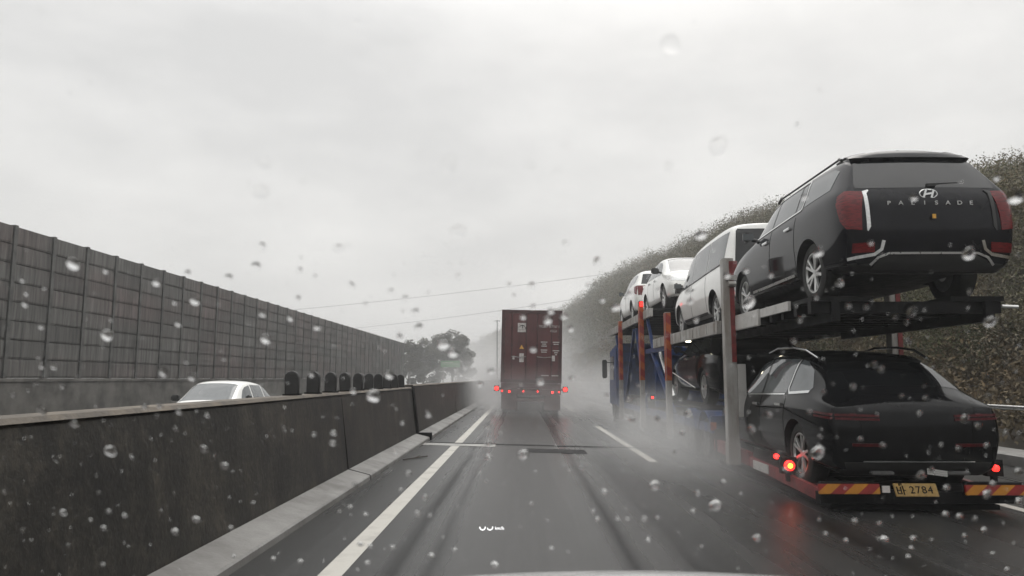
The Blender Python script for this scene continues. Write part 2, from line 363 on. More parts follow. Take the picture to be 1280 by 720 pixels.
def car_body_mesh(stations, creases=()):
    bm = bmesh.new(); n = 8
    rings = []
    for st in stations:
        r = [bm.verts.new(v) for v in st]                                   # right half, bottom to top
        l = [bm.verts.new((-v.x, v.y, v.z)) for v in st[:-1]] + [r[-1]]
        rings.append((r, l))
    for (r0, l0), (r1, l1) in zip(rings, rings[1:]):
        for i in range(n - 1):
            bm.faces.new([r0[i], r1[i], r1[i + 1], r0[i + 1]])
            bm.faces.new([l0[i], l0[i + 1], l1[i + 1], l1[i]])
        bm.faces.new([r0[0], l0[0], l1[0], r1[0]])
    def cap(ring, st, bulge, flip):
        r, l = ring
        rows = []
        for i in range(6):
            w = st[i].x
            if i == 5:
                rows.append([l[5], l[6], r[7], r[6], r[5]])
            else:
                mid = [bm.verts.new((w * f, st[i].y + bulge * (1 - abs(f) ** 2.0), st[i].z)) for f in (-0.72, 0, 0.72)]
                rows.append([l[i], *mid, r[i]])
        for a, b in zip(rows, rows[1:]):
            for k in range(4):
                q = [a[k], a[k + 1], b[k + 1], b[k]]
                bm.faces.new(q if not flip else list(reversed(q)))
        bm.faces.new([rows[0][k] for k in range(5)]) if False else None
        return rows[0]
    b0 = cap(rings[0], stations[0], -0.05, False)
    b1 = cap(rings[-1], stations[-1], 0.10, True)
    bm.faces.new([b0[0], b0[1], b0[2], b0[3], b0[4]][::-1]) if False else None
    # underside strips at both ends join the cap's lowest row to the ring's bottom edge
    for row, ring in ((b0, rings[0]), (b1, rings[-1])):
        r, l = ring
        try: bm.faces.new([row[0], row[1], row[2], row[3], row[4]])
        except ValueError: pass
    cl = bm.edges.layers.float.get('crease_edge') or bm.edges.layers.float.new('crease_edge')
    kind = {}
    for ring in rings:
        for side in ring:
            for i, v in enumerate(side): kind[v] = i
    ends = {v for ring in (rings[0], rings[-1]) for side in ring for v in side}
    for e in bm.edges:                                                       # keep sill, belt and roof edges and both ends crisp
        a, b = e.verts
        if a in ends and b in ends: e[cl] = 0.45
        elif a in kind and b in kind and kind[a] == kind[b]: e[cl] = {0: .5, 1: .35, 4: .45, 5: .30}.get(kind[a], 0)
    bmesh.ops.recalc_face_normals(bm, faces=bm.faces)
    me = bpy.data.meshes.new('body'); bm.to_mesh(me); bm.free()
    return me

def evaluated(o):
    bpy.context.view_layer.update()
    return bpy.data.meshes.new_from_object(o.evaluated_get(bpy.context.evaluated_depsgraph_get()))

def wheel_parts(name, r, w, parent, rim_mat, side, loc, spokes=5):
    """wheel > tyre, rim; outer face looks along side*x"""
    root = MB()
    root.lathe([(-w * .5, r * .30), (-w * .40, r * .62), (-w * .40, r * .66), (w * .30, r * .66)], 28)
    o = root.build(name, M['dark_alloy'], parent, 40); o.location = loc
    if side < 0: o.rotation_euler = (0, 0, math.pi)
    t = MB(); t.lathe([(-w * .5, r * .66), (-w * .5, r * .90), (-w * .42, r * .985), (-w * .2, r), (w * .2, r), (w * .42, r * .985), (w * .5, r * .90), (w * .5, r * .70), (w * .45, r * .67)], 44)
    t.build('tyre', M['rubber'], o, 35)
    m = MB(); m.lathe([(w * .46, r * .69), (w * .46, r * .64), (w * .36, r * .62)], 36)
    m.lathe([(w * .40, 0.001), (w * .41, r * .12), (w * .34, r * .16)], 20)
    for k in range(spokes):
        for d in (-0.22, 0.22):
            a0 = 2 * math.pi * k / spokes + d * 0.35; a1 = 2 * math.pi * k / spokes + d
            m.bar((w * .36, r * .10 * math.cos(a0), r * .10 * math.sin(a0)), (w * .42, r * .65 * math.cos(a1), r * .65 * math.sin(a1)), r * .065, w * .14)
    m.build('rim', rim_mat, o, 30)
    return o

class Car:
    def __init__(s, name, label, cat, stations, paint, wheels, wr, loc, rot=0.0, group=None, rim=None, width=0.98, clad=None, spokes=5):
        s.root = thing(name, label, cat, loc, rot, group)
        me = car_body_mesh(stations)
        o = link('body', me, paint, s.root)
        sub = o.modifiers.new('s', 'SUBSURF'); sub.levels = 3; sub.render_levels = 3
        m2 = evaluated(o); o.modifiers.clear()
        s.bvh = None
        bm = bmesh.new(); bm.from_mesh(m2); s.bvh = BVHTree.FromBMesh(bm); bm.free()
        o.data = m2
        cut = MB()
        ar = wr * 1.13
        for wy in wheels:
            for sd in (-1, 1):
                x0, x1 = sorted((sd * (width - 0.36), sd * (width + 0.3)))
                cut.bm.verts.ensure_lookup_table()
                bmesh.ops.create_cone(cut.bm, cap_ends=True, segments=40, radius1=ar, radius2=ar, depth=x1 - x0,
                                      matrix=Matrix.Translation(((x0 + x1) / 2, wy, wr)) @ Matrix.Rotation(R(90), 4, 'Y'))
        co = cut.build('cutter', paint, s.root)
        bo = o.modifiers.new('b', 'BOOLEAN'); bo.operation = 'DIFFERENCE'; bo.object = co; bo.solver = 'EXACT'
        m3 = evaluated(o); o.modifiers.clear(); o.data = m3
        bpy.data.objects.remove(co)
        m3.materials.clear(); m3.materials.append(paint); m3.materials.append(M['black_plastic'])
        for p in m3.polygons:
            c = p.center
            p.use_smooth = True
            for wy in wheels:
                d = math.hypot(c.y - wy, c.z - wr)
                if d < ar + 0.004 and abs(c.x) > width - 0.37 and (d < ar - 0.02 or abs(p.normal.x) < 0.3) and (abs(c.x) < width - 0.33 or abs(p.normal.x) < 0.25):
                    p.material_index = 1
            if c.z < (clad if clad else 0.30) and p.material_index == 0: p.material_index = 1
        m3.set_sharp_from_angle(angle=R(32))
        s.body = o
        rim = rim or M['alloy']
        s.wheels = []
        for wy in wheels:
            for sd in (-1, 1):
                s.wheels.append(wheel_parts('wheel', wr, 0.24, s.root, rim, sd, (sd * (width - 0.155), wy, wr), spokes))
    def patch(s, name, poly, view, material, off=0.004, thick=0.012, parent=None, grid=0.06, smooth=40, label=None):
        """outline poly in a view plane laid on to the body: view 'L','R' (y,z), 'B' back (x,z), 'F' front (x,z), 'T' top (x,y),
        or (origin, u, v, direction)"""
        V = {'L': ((-3, 0, 0), (0, 1, 0), (0, 0, 1), (1, 0, 0)), 'R': ((3, 0, 0), (0, 1, 0), (0, 0, 1), (-1, 0, 0)),
             'B': ((0, -3, 0), (1, 0, 0), (0, 0, 1), (0, 1, 0)), 'F': ((0, 9, 0), (1, 0, 0), (0, 0, 1), (0, -1, 0)),
             'T': ((0, 0, 4), (1, 0, 0), (0, 1, 0), (0, 0, -1))}
        o0, u, v, d = [Vector(t) for t in (V[view] if isinstance(view, str) else view)]
        d.normalize()
        bm = bmesh.new()
        polys = poly if isinstance(poly[0][0], (tuple, list)) else [poly]
        for pl in polys: bm.faces.new([bm.verts.new((a, b, 0)) for a, b in pl])
        xs = [v_.co.x for v_ in bm.verts]; ys = [v_.co.y for v_ in bm.verts]
        for lo, hi, no in ((min(xs), max(xs), (1, 0, 0)), (min(ys), max(ys), (0, 1, 0))):
            k = int((hi - lo) / grid)
            for i in range(1, k + 1):
                c = lo + (hi - lo) * i / (k + 1)
                bmesh.ops.bisect_plane(bm, geom=bm.verts[:] + bm.edges[:] + bm.faces[:], plane_co=Vector(no) * c, plane_no=no)
        bmesh.ops.triangulate(bm, faces=[f for f in bm.faces if len(f.verts) > 4])
        nrm = {}
        for vv in bm.verts:
            p = o0 + u * vv.co.x + v * vv.co.y
            hit, nn, _, _ = s.bvh.ray_cast(p, d)
            if hit is None:
                # slid off the silhouette: take the nearest point of the body to where the neighbours lie
                best = None
                for t in [i * 0.05 for i in range(20, 160)]:
                    h, n2, _, dist = s.bvh.find_nearest(p + d * t)
                    if h is not None and (best is None or dist < best[2]): best = (h, n2, dist)
                hit, nn = best[0], best[1]
            if nn.dot(d) > 0: nn = -nn
            vv.co = hit + nn * off; nrm[vv] = nn.copy()
        bmesh.ops.recalc_face_normals(bm, faces=bm.faces)
        avg = sum((f.normal for f in bm.faces), Vector())
        if avg.dot(d) > 0: bmesh.ops.reverse_faces(bm, faces=bm.faces)
        edges = [e for e in bm.edges if e.is_boundary]
        ret = bmesh.ops.extrude_edge_only(bm, edges=edges)
        src = {tuple(round(c, 6) for c in k.co): n for k, n in nrm.items()}
        for g in ret['geom']:
            if isinstance(g, bmesh.types.BMVert):
                n = src.get(tuple(round(c, 6) for c in g.co)); g.co -= (n if n else -d) * thick
        me = bpy.data.meshes.new(name); bm.to_mesh(me); bm.free()
        ob = link(name, me, material, parent or s.root, smooth)
        if label: ob['label'] = label
        return ob
    def both(s, name, poly, material, **k):
        return [s.patch(name, poly, sd, material, **k) for sd in ('L', 'R')]
    def line(s, name, pts, view, w, material, **k):
        """a trim strip along a polyline in the view plane"""
        out = []
        P = [Vector(p) for p in pts]
        lft, rgt = [], []
        for i, p in enumerate(P):
            a = P[max(i - 1, 0)]; b = P[min(i + 1, len(P) - 1)]
            t = (b - a).normalized(); n = Vector((-t.y, t.x)) * (w / 2)
            lft.append(tuple(p + n)); rgt.append(tuple(p - n))
        quads = [[rgt[i], rgt[i + 1], lft[i + 1], lft[i]] for i in range(len(P) - 1)]
        k.setdefault('off', 0.010)
        return s.patch(name, quads, view, material, **k)
    def mirror(s, y, z, x, material):
        for sd in (-1, 1):
            m = MB(); m.box(sd * x - 0.03, sd * x + 0.16 * sd + 0.03, y, y + 0.12, z, z + 0.16, 0.03)
            m.tube((sd * (x - 0.1), y + .06, z + .03), (sd * x, y + .06, z + .05), 0.03)
            o = m.build('door_mirror', material, s.root, 40)
            g = MB(); xx = sd * x + 0.065 * sd; g.box(xx - .085, xx + .085, y - 0.006, y + 0.004, z + .03, z + .135); g.build('mirror_glass', M['sky_paled_glass'], o)
    def handle(s, y, z, material=None):
        for sd, view in ((-1, 'L'), (1, 'R')):
            hit, nn, _, _ = s.bvh.ray_cast(Vector((sd * 3, y, z)), Vector((-sd, 0, 0)))
            x = hit.x if hit else sd * 0.95
            m = MB(); m.box(min(x, x + sd * .035), max(x, x + sd * .035), y - .11, y + .11, z - .018, z + .018, 0.008)
            m.build('door_handle', material or M['chrome'], s.root, 40)

def mirx(poly): return [(-a, b) for a, b in reversed(poly)]

# --- shapes of the bodies (rear bumper at y=0)
def suv_stations():
    return [
        S(0.00, .25, .33, .86, .66, .94, 1.19, .90, 1.72, .70, (.16, .05, .0, .03, .08, .36, .40, .36)),
        S(0.16, .24, .33, .95, .66, 1.01, 1.22, .955, 1.745, .745, (0, 0, 0, 0, .05, .28, .32, .28)),
        S(0.62, .30, .38, .975, .66, 1.015, 1.23, .965, 1.765, .775),
        S(1.15, .28, .36, .975, .66, 1.02, 1.225, .965, 1.78, .785),
        S(2.00, .26, .35, .965, .66, 1.01, 1.20, .96, 1.785, .785),
        S(2.80, .26, .35, .965, .66, 1.01, 1.175, .955, 1.76, .765),
        S(3.15, .26, .35, .965, .66, 1.01, 1.165, .95, 1.70, .735),
        S(3.62, .26, .35, .97, .66, 1.01, 1.15, .945, 1.39, .77),
        S(3.98, .28, .36, .975, .66, 1.01, 1.12, .93, 1.17, .80),
        S(4.45, .28, .36, .965, .66, .995, 1.06, .90, 1.12, .74),
        S(4.80, .30, .38, .90, .66, .95, .97, .84, 1.04, .66),
        S(4.98, .34, .40, .80, .62, .86, .88, .76, .93, .58, (-.04, 0, .02, 0, -.04, -.08, -.1, -.1))]
def coupe_stations():
    return [
        S(0.00, .22, .30, .84, .62, .92, .99, .88, 1.13, .74, (.18, .05, .0, .03, .06, .16, .2, .16)),
        S(0.16, .22, .30, .94, .62, 1.00, 1.03, .94, 1.24, .74, (0, 0, 0, 0, .04, .20, .24, .22)),
        S(0.62, .28, .34, .97, .62, 1.015, 1.06, .96, 1.42, .74, (0, 0, 0, 0, 0, .05, .06, .06)),
        S(1.10, .26, .33, .975, .62, 1.02, 1.07, .965, 1.615, .755),
        S(1.75, .25, .33, .965, .62, 1.01, 1.07, .96, 1.70, .76),
        S(2.50, .25, .33, .965, .62, 1.01, 1.06, .955, 1.725, .755),
        S(3.00, .25, .33, .965, .62, 1.01, 1.05, .95, 1.66, .72),
        S(3.50, .25, .33, .97, .62, 1.01, 1.04, .945, 1.36, .76),
        S(3.90, .26, .34, .975, .62, 1.01, 1.02, .93, 1.09, .80),
        S(4.40, .27, .34, .965, .62, .995, .97, .90, 1.03, .74),
        S(4.76, .29, .36, .90, .62, .95, .90, .84, .96, .66),
        S(4.94, .32, .38, .80, .58, .86, .80, .76, .86, .58, (-.04, 0, .02, 0, -.04, -.08, -.1, -.1))]
def van_stations():
    return [
        S(0.00, .36, .44, .90, .70, .95, 1.15, .92, 1.94, .78, (.14, .04, .0, .02, .04, .16, .2, .18)),
        S(0.18, .32, .38, .97, .70, 1.02, 1.17, .98, 1.985, .82, (0, 0, 0, 0, .02, .12, .16, .14)),
        S(0.70, .28, .34, .98, .70, 1.03, 1.17, .99, 2.005, .84),
        S(1.15, .27, .34, .98, .70, 1.03, 1.15, .99, 2.01, .84),
        S(2.20, .26, .34, .98, .70, 1.03, 1.12, .985, 2.01, .84),
        S(3.30, .26, .34, .98, .70, 1.03, 1.08, .98, 1.97, .82),
        S(3.75, .26, .34, .98, .70, 1.03, 1.07, .975, 1.86, .79),
        S(4.20, .26, .34, .98, .68, 1.02, 1.06, .965, 1.58, .81),
        S(4.65, .27, .35, .97, .66, 1.005, 1.03, .94, 1.24, .83),
        S(4.95, .28, .36, .93, .62, .965, .96, .88, 1.04, .74),
        S(5.15, .30, .37, .86, .58, .90, .86, .80, .92, .66),
        S(5.25, .32, .38, .78, .54, .82, .74, .72, .80, .56, (-.03, 0, .02, 0, -.03, -.06, -.08, -.08))]
def sedan_stations():
    return [
        S(0.00, .36, .42, .80, .60, .88, .95, .82, 1.02, .66, (.14, .04, .0, .02, .05, .10, .14, .10)),
        S(0.20, .30, .36, .90, .60, .94, .99, .88, 1.06, .68),
        S(0.65, .26, .32, .92, .60, .955, 1.00, .90, 1.09, .70),
        S(1.05, .24, .30, .92, .60, .96, .99, .905, 1.26, .68),
        S(1.55, .22, .30, .915, .58, .955, .98, .90, 1.42, .66),
        S(2.20, .22, .30, .91, .58, .95, .96, .90, 1.475, .66),
        S(2.75, .22, .30, .91, .58, .95, .95, .895, 1.45, .65),
        S(3.20, .22, .30, .91, .58, .95, .94, .89, 1.28, .67),
        S(3.70, .23, .31, .915, .58, .95, .92, .88, 1.00, .72),
        S(4.30, .24, .32, .90, .58, .935, .86, .85, .92, .68),
        S(4.72, .26, .33, .84, .56, .88, .78, .79, .84, .60),
        S(4.90, .28, .34, .74, .52, .80, .70, .70, .75, .52, (-.04, 0, .02, 0, -.03, -.06, -.08, -.08))]

# ---------------- the carrier's load ---------------------------------------
DECK = 2.34
def big_suv():
    c = Car('suv', 'dark SUV with silver oval badge, rearmost on the upper deck of the car carrier', 'SUV',
            suv_stations(), M['dark_paint'], (1.10, 4.00), 0.385, (4.70, 8.42, DECK), clad=0.34)
    c.patch('rear_window', [(-.80, 1.235), (.80, 1.235), (.80, 1.30), (.70, 1.60), (.62, 1.625), (-.62, 1.625), (-.70, 1.60), (-.80, 1.30)], 'B', M['glass'])
    c.patch('roof_spoiler', [(-.70, 1.64), (.70, 1.64), (.68, 1.70), (.60, 1.745), (-.60, 1.745), (-.68, 1.70)], 'B', M['dark_paint'], off=.05, thick=.055, grid=.04)
    m = MB(); m.bar((.02, .10, 1.275), (.40, .135, 1.30), .035, .025); m.bar((.02, .09, 1.265), (.12, .09, 1.275), .06, .03)
    m.build('rear_wiper', M['black_plastic'], c.root)
    # lamps: red body wrapping the corner, inner-edge frame pale at left, blackened at right for its missing reflection, low reflectors
    for sd, side in ((-1, 'L'), (1, 'R')):
        f = (lambda p: p) if sd > 0 else mirx
        q = 2 ** -.5
        vw = ((sd * 3, -3, 0), (q, q * sd, 0), (0, 0, 1), (-q * sd, q, 0))
        lamp = c.patch('tail_lamp', [(sd * a - sd * 0 if sd > 0 else -a, b) for a, b in ([(.56, .72), (.70, .74), (.78, .84), (.845, 1.06), (.83, 1.16), (.74, 1.20), (.56, 1.19)] if sd > 0 else [(.56, 1.19), (.74, 1.20), (.83, 1.16), (.845, 1.06), (.78, .84), (.70, .74), (.56, .72)])], vw, M['red_lens'], off=.009, grid=.05)
        c.patch('lamp_frame', f([(.695, .76), (.725, .71), (.737, .72), (.737, 1.19), (.67, 1.21), (.66, 1.20), (.695, 1.16)]), 'B', M['clear_lens'] if sd < 0 else M['black_plastic'], off=.012, parent=lamp, grid=.05)
        refl = c.patch('reflector', f([(.66, .47), (.90, .46), (.90, .57), (.66, .58)]), 'B', M['red_lens'], off=.01)
        c.line('reflector_trim', f([(.56, .60), (.585, .50), (.66, .445), (.92, .40)]), 'B', .035, M['clear_lens'] if sd < 0 else M['chrome'], off=.016, parent=refl)
    c.line('bumper_trim', [(-.70, .33), (-.62, .41), (-.50, .455), (.50, .455), (.62, .41), (.70, .33)], 'B', .024, M['silver'], off=.02)
    c.patch('skid_plate', [(-.68, .27), (.68, .27), (.62, .375), (.50, .43), (-.50, .43), (-.62, .375)], 'B', M['black_plastic'], off=.01)
    c.patch('plate_recess', [(-.30, .80), (.30, .80), (.34, 1.02), (-.34, 1.02)], 'B', M['dark_paint'], off=.003)
    m = MB(); m.box(-.012, .026, -.062, -.05, .845, .895); m.build('sticker', M['sticker'], c.root)
    # badge: an oval ring with a slanted letter
    m = MB(); n = 36
    yb = c.bvh.ray_cast(Vector((0, -3, 1.15)), Vector((0, 1, 0)))[0].y - .012
    ring = [Vector((.100 * math.cos(2 * math.pi * k / n), yb, 1.15 + .055 * math.sin(2 * math.pi * k / n))) for k in range(n)]
    for k in range(n): m.tube(ring[k], ring[(k + 1) % n], .007, 6)
    m.bar((-.060, yb, 1.104), (-.028, yb, 1.198), .02, .022); m.bar((.028, yb, 1.102), (.060, yb, 1.196), .02, .022); m.bar((-.045, yb, 1.143), (.045, yb, 1.157), .018, .022)
    m.build('badge', M['chrome'], c.root, 40)
    for i, ch in enumerate('PALISADE'):
        x = -.47 + i * .134
        y = c.bvh.ray_cast(Vector((x, -3, 1.03)), Vector((0, 1, 0)))[0].y - .01
        text_mesh('lettering', ch, .066, M['silver'], c.root, (x, y, 1.035), (R(90), 0, 0), xs=1.25, depth=.004)
    # side glass
    wins = [[(3.52, 1.225), (3.12, 1.55), (2.98, 1.60), (2.58, 1.635), (2.58, 1.245)], [(2.50, 1.248), (2.50, 1.638), (1.62, 1.635), (1.62, 1.27)],
            [(1.56, 1.272), (1.56, 1.632), (1.40, 1.625), (1.40, 1.275)], [(1.30, 1.285), (1.30, 1.622), (.62, 1.60), (.46, 1.54), (.50, 1.31)]]
    for w in wins: c.both('side_window', w, M['sky_paled_glass'])
    for sd in ('L', 'R'):
        c.line('window_trim', [(3.54, 1.21), (2.5, 1.235), (1.37, 1.262)], sd, .022, M['chrome'])
        c.line('window_trim', [(1.35, 1.262), (1.33, 1.45), (1.36, 1.65)], sd, .035, M['chrome'])
        c.line('roof_trim', [(1.36, 1.655), (2.5, 1.665), (3.0, 1.62), (3.2, 1.55)], sd, .016, M['chrome'])
        c.line('door_trim', [(1.62, .42), (3.42, .40)], sd, .035, M['silver'], off=.02)
        for yy in (2.54, 1.53):
            c.line('door_seam', [(yy, .45), (yy + .01, .8), (yy, 1.2)], sd, .010, M['ink'], off=.003)
    c.mirror(3.36, 1.20, .99, M['black_plastic'])
    c.handle(2.72, 1.06); c.handle(1.76, 1.08)
    m = MB(); m.prism([(-.012, .62, 1.775), (-.012, .86, 1.775), (-.012, .67, 1.86), (-.012, .64, 1.86)], (.024, 0, 0), 'x'); m.build('roof_aerial', M['black_plastic'], c.root)
    for sd in (-1, 1):
        m = MB(); m.tube((sd * .66, .8, 1.785), (sd * .66, 2.9, 1.785), .014); m.tube((sd * .66, .8, 1.79), (sd * .67, .7, 1.75), .02); m.tube((sd * .66, 2.9, 1.795), (sd * .665, 3.0, 1.74), .02)
        m.build('roof_rail', M['black_plastic'], c.root, 40)
    c.patch('windscreen', [(-.78, .02), (.78, .02), (.66, .72), (-.66, .72)], ((0, 4.0, 1.15 + 3), (1, 0, 0), (0, -1, 0), (0, 0, -1)), M['glass'])
    return c

def low_suv():
    c = Car('crossover', 'graphite sloping-roof crossover with chrome window hook, rearmost on the lower carrier deck', 'crossover',
            coupe_stations(), M['lower_paint'], (1.05, 4.00), 0.38, (4.46, 8.55, 0.06), clad=0.30)
    th = math.atan2(1.585 - 1.18, 1.02 - .36)
    c.patch('rear_window', [(-.72, .04), (.72, .04), (.69, .35), (.60, .74), (-.60, .74), (-.69, .35)],
            ((0, .34 - 2 * math.sin(th), 1.20 + 2 * math.cos(th)), (1, 0, 0), (0, math.cos(th), math.sin(th)), (0, math.sin(th), -math.cos(th))), M['glass'])
    for sd, side in ((-1, 'L'), (1, 'R')):
        f = (lambda p: p) if sd > 0 else mirx
        for z in (.865, .905):
            lamp = c.line('tail_lamp', f([(.42, z - .012), (.9, z)]), 'B', .024, M['deep_red_lens'], off=.01)
            c.line('lamp_side', [(.03, z), (.42, z + .02)], side, .024, M['deep_red_lens'], off=.01, parent=lamp)
        c.patch('reflector', f([(.40, .555), (.74, .56), (.74, .59), (.40, .59)]), 'B', M['deep_red_lens'], off=.01)
        wins = [[(3.40, 1.09), (2.98, 1.45), (2.80, 1.53), (2.46, 1.585), (2.46, 1.11)], [(2.38, 1.112), (2.38, 1.59), (1.45, 1.57), (1.45, 1.13)],
                [(1.36, 1.135), (1.36, 1.56), (1.20, 1.53), (.95, 1.42), (.74, 1.20), (.78, 1.155)]]
        for w in wins: c.patch('side_window', w, side, M['sky_paled_glass'])
        c.line('window_trim', [(3.4, 1.07), (2.4, 1.092), (1.48, 1.11)], side, .02, M['chrome'])
        c.line('window_trim', [(1.405, 1.56), (1.40, 1.18), (1.34, 1.125), (.76, 1.15)], side, .032, M['chrome'])
        c.line('shoulder_seam', [(.35, .78), (1.4, .93), (2.6, .91)], side, .010, M['ink'], off=.003)
        for yy in (2.42, 1.42): c.line('door_seam', [(yy, .42), (yy + .01, .8), (yy, 1.07)], side, .010, M['ink'], off=.003)
        m = MB(); x = -.70 if side == 'L' else .70
        pts = [(x * .97, .98, 1.575), (x, 1.3, 1.685), (x * 1.0, 1.75, 1.735), (x, 2.4, 1.75), (x * .98, 2.8, 1.70)]
        for a, b in zip(pts, pts[1:]): m.tube(a, b, .017)
        m.build('roof_rail', M['chrome'], c.root, 40)
    c.line('bumper_trim', [(-.62, .395), (.62, .395)], 'B', .014, M['chrome'], off=.016)
    c.patch('bumper_lower', [(-.78, .24), (.78, .24), (.82, .38), (-.82, .38)], 'B', M['black_plastic'], off=.006)
    c.line('tailgate_seam', [(-.60, .50), (-.62, .80), (-.68, 1.0)], 'B', .010, M['ink'], off=.003)
    c.line('tailgate_seam', [(.60, .50), (.62, .80), (.68, 1.0)], 'B', .010, M['ink'], off=.003)
    for x in (-.42, .42):
        m = MB(); m.box(x - .13, x + .13, -.02, .06, .245, .285, .012); m.build('exhaust_tip', M['dark_alloy'], c.root, 40)
    m = MB()
    for k in range(3): m.bar((.05, -.05, .315 - .022 * k), (.27, -.05, .285 - .022 * k), .006, .02)
    m.build('diffuser_trim', M['silver'], c.root)
    c.patch('roof_spoiler', [(-.60, .98), (.60, .98), (.62, 1.16), (-.62, 1.16)], 'T', M['lower_paint'], off=.03, thick=.03)
    c.mirror(3.28, 1.06, .99, M['lower_paint'])
    c.handle(2.60, .955, M['chrome']); c.handle(1.62, .975, M['chrome'])
    c.patch('windscreen', [(-.78, .02), (.78, .02), (.66, .72), (-.66, .72)], ((0, 3.9, 4), (1, 0, 0), (0, -1, 0), (0, 0, -1)), M['glass'])
    return c

def white_van():
    c = Car('van', 'white passenger van with long dark windows, ahead of the dark SUV on the upper deck', 'van',
            van_stations(), M['white_paint'], (1.05, 4.28), 0.37, (4.83, 13.72, DECK + .01), clad=0.28)
    c.patch('rear_window', [(-.84, 1.12), (.84, 1.12), (.76, 1.84), (-.76, 1.84)], 'B', M['glass'])
    for side in ('L', 'R'):
        c.patch('side_window', [(4.36, 1.13), (3.95, 1.50), (3.62, 1.72), (3.30, 1.80), (2.95, 1.81), (2.95, 1.15)], side, M['sky_paled_glass'])
        c.patch('side_window', [(2.90, 1.15), (2.90, 1.815), (1.62, 1.825), (1.62, 1.19)], side, M['sky_paled_glass'])
        c.patch('side_window', [(1.57, 1.19), (1.57, 1.825), (.34, 1.81), (.34, 1.22)], side, M['sky_paled_glass'])
        c.line('window_trim', [(4.38, 1.105), (3.0, 1.13), (1.6, 1.17), (.32, 1.20)], side, .02, M['black_plastic'])
        for yy in (2.92, 1.6): c.line('door_seam', [(yy, .40), (yy, 1.1)], side, .010, M['ink'], off=.003)
        c.line('sill_trim', [(1.6, .36), (3.75, .35)], side, .05, M['black_plastic'], off=.012)
    for f in (lambda p: p, mirx):
        c.patch('tail_lamp', f([(.80, .75), (.89, .75), (.87, 1.20), (.80, 1.20)]), 'B', M['red_lens'], off=.01)
    c.mirror(4.05, 1.14, 1.0, M['black_plastic'])
    c.handle(3.05, .98, M['chrome']); c.handle(2.75, .98, M['chrome'])
    c.patch('windscreen', [(-.78, .02), (.78, .02), (.70, .95), (-.70, .95)], ((0, 4.62, 4), (1, 0, 0), (0, -1, 0), (0, 0, -1)), M['glass'])
    c.patch('headlight', [(-.80, .60), (-.45, .58), (-.45, .68), (-.80, .70)], 'F', M['clear_lens']); c.patch('headlight', [(.45, .58), (.80, .60), (.80, .70), (.45, .68)], 'F', M['clear_lens'])
    return c

def front_fittings(c, z, cowl):
    for f in (lambda p: p, mirx):
        c.patch('headlight', f([(.48, z), (.86, z + .03), (.84, z + .13), (.52, z + .09)]), 'F', M['clear_lens'], off=.008)
        c.patch('intake', f([(.52, z - .34), (.78, z - .32), (.80, z - .10), (.60, z - .12)]), 'F', M['black_plastic'], off=.006)
    c.patch('grille', [(-.45, z - .20), (.45, z - .20), (.45, z + .05), (-.45, z + .05)], 'F', M['black_plastic'], off=.006)
    c.line('grille_bar', [(-.80, z + .15), (-.3, z + .08), (.3, z + .08), (.80, z + .15)], 'F', .018, M['chrome'])
    c.patch('lower_grille', [(-.5, z - .42), (.5, z - .42), (.5, z - .28), (-.5, z - .28)], 'F', M['black_plastic'], off=.006)

def sedan(label, loc, rot, st=None, group=None, name='sedan', cat='sedan', hl=.62, glass=None):
    c = Car(name, label, cat, st or sedan_stations(), M['white_paint'], (1.02, 3.92), 0.335, loc, rot, group, width=.935)
    g = glass or M['glass']
    for side in ('L', 'R'):
        c.patch('side_window', [(3.30, 1.00), (2.95, 1.22), (2.70, 1.31), (2.28, 1.34), (2.28, 1.01)], side, g)
        c.patch('side_window', [(2.20, 1.01), (2.20, 1.345), (1.75, 1.31), (1.30, 1.16), (1.18, 1.05), (1.30, 1.03)], side, g)
        c.line('window_trim', [(3.36, .985), (2.2, .995), (1.15, 1.02)], side, .016, M['chrome'])
        for yy in (2.24, 1.3): c.line('door_seam', [(yy, .36), (yy, .98)], side, .010, M['ink'], off=.003)
    c.patch('windscreen', [(-.66, .02), (.66, .02), (.58, .82), (-.58, .82)], ((0, 3.62, 4), (1, 0, 0), (0, -1, 0), (0, 0, -1)), g)
    c.patch('rear_window', [(-.62, .02), (.62, .02), (.56, .62), (-.56, .62)], ((0, .82, 4), (1, 0, 0), (0, 1, 0), (0, 0, -1)), g)
    front_fittings(c, hl, 3.7)
    for f in (lambda p: p, mirx):
        c.patch('tail_lamp', f([(.40, .78), (.84, .78), (.84, .90), (.44, .90)]), 'B', M['red_lens'])
    c.mirror(3.12, 1.0, .93, M['black_plastic'])
    c.handle(2.45, .86, M['chrome']); c.handle(1.5, .88, M['chrome'])
    return c

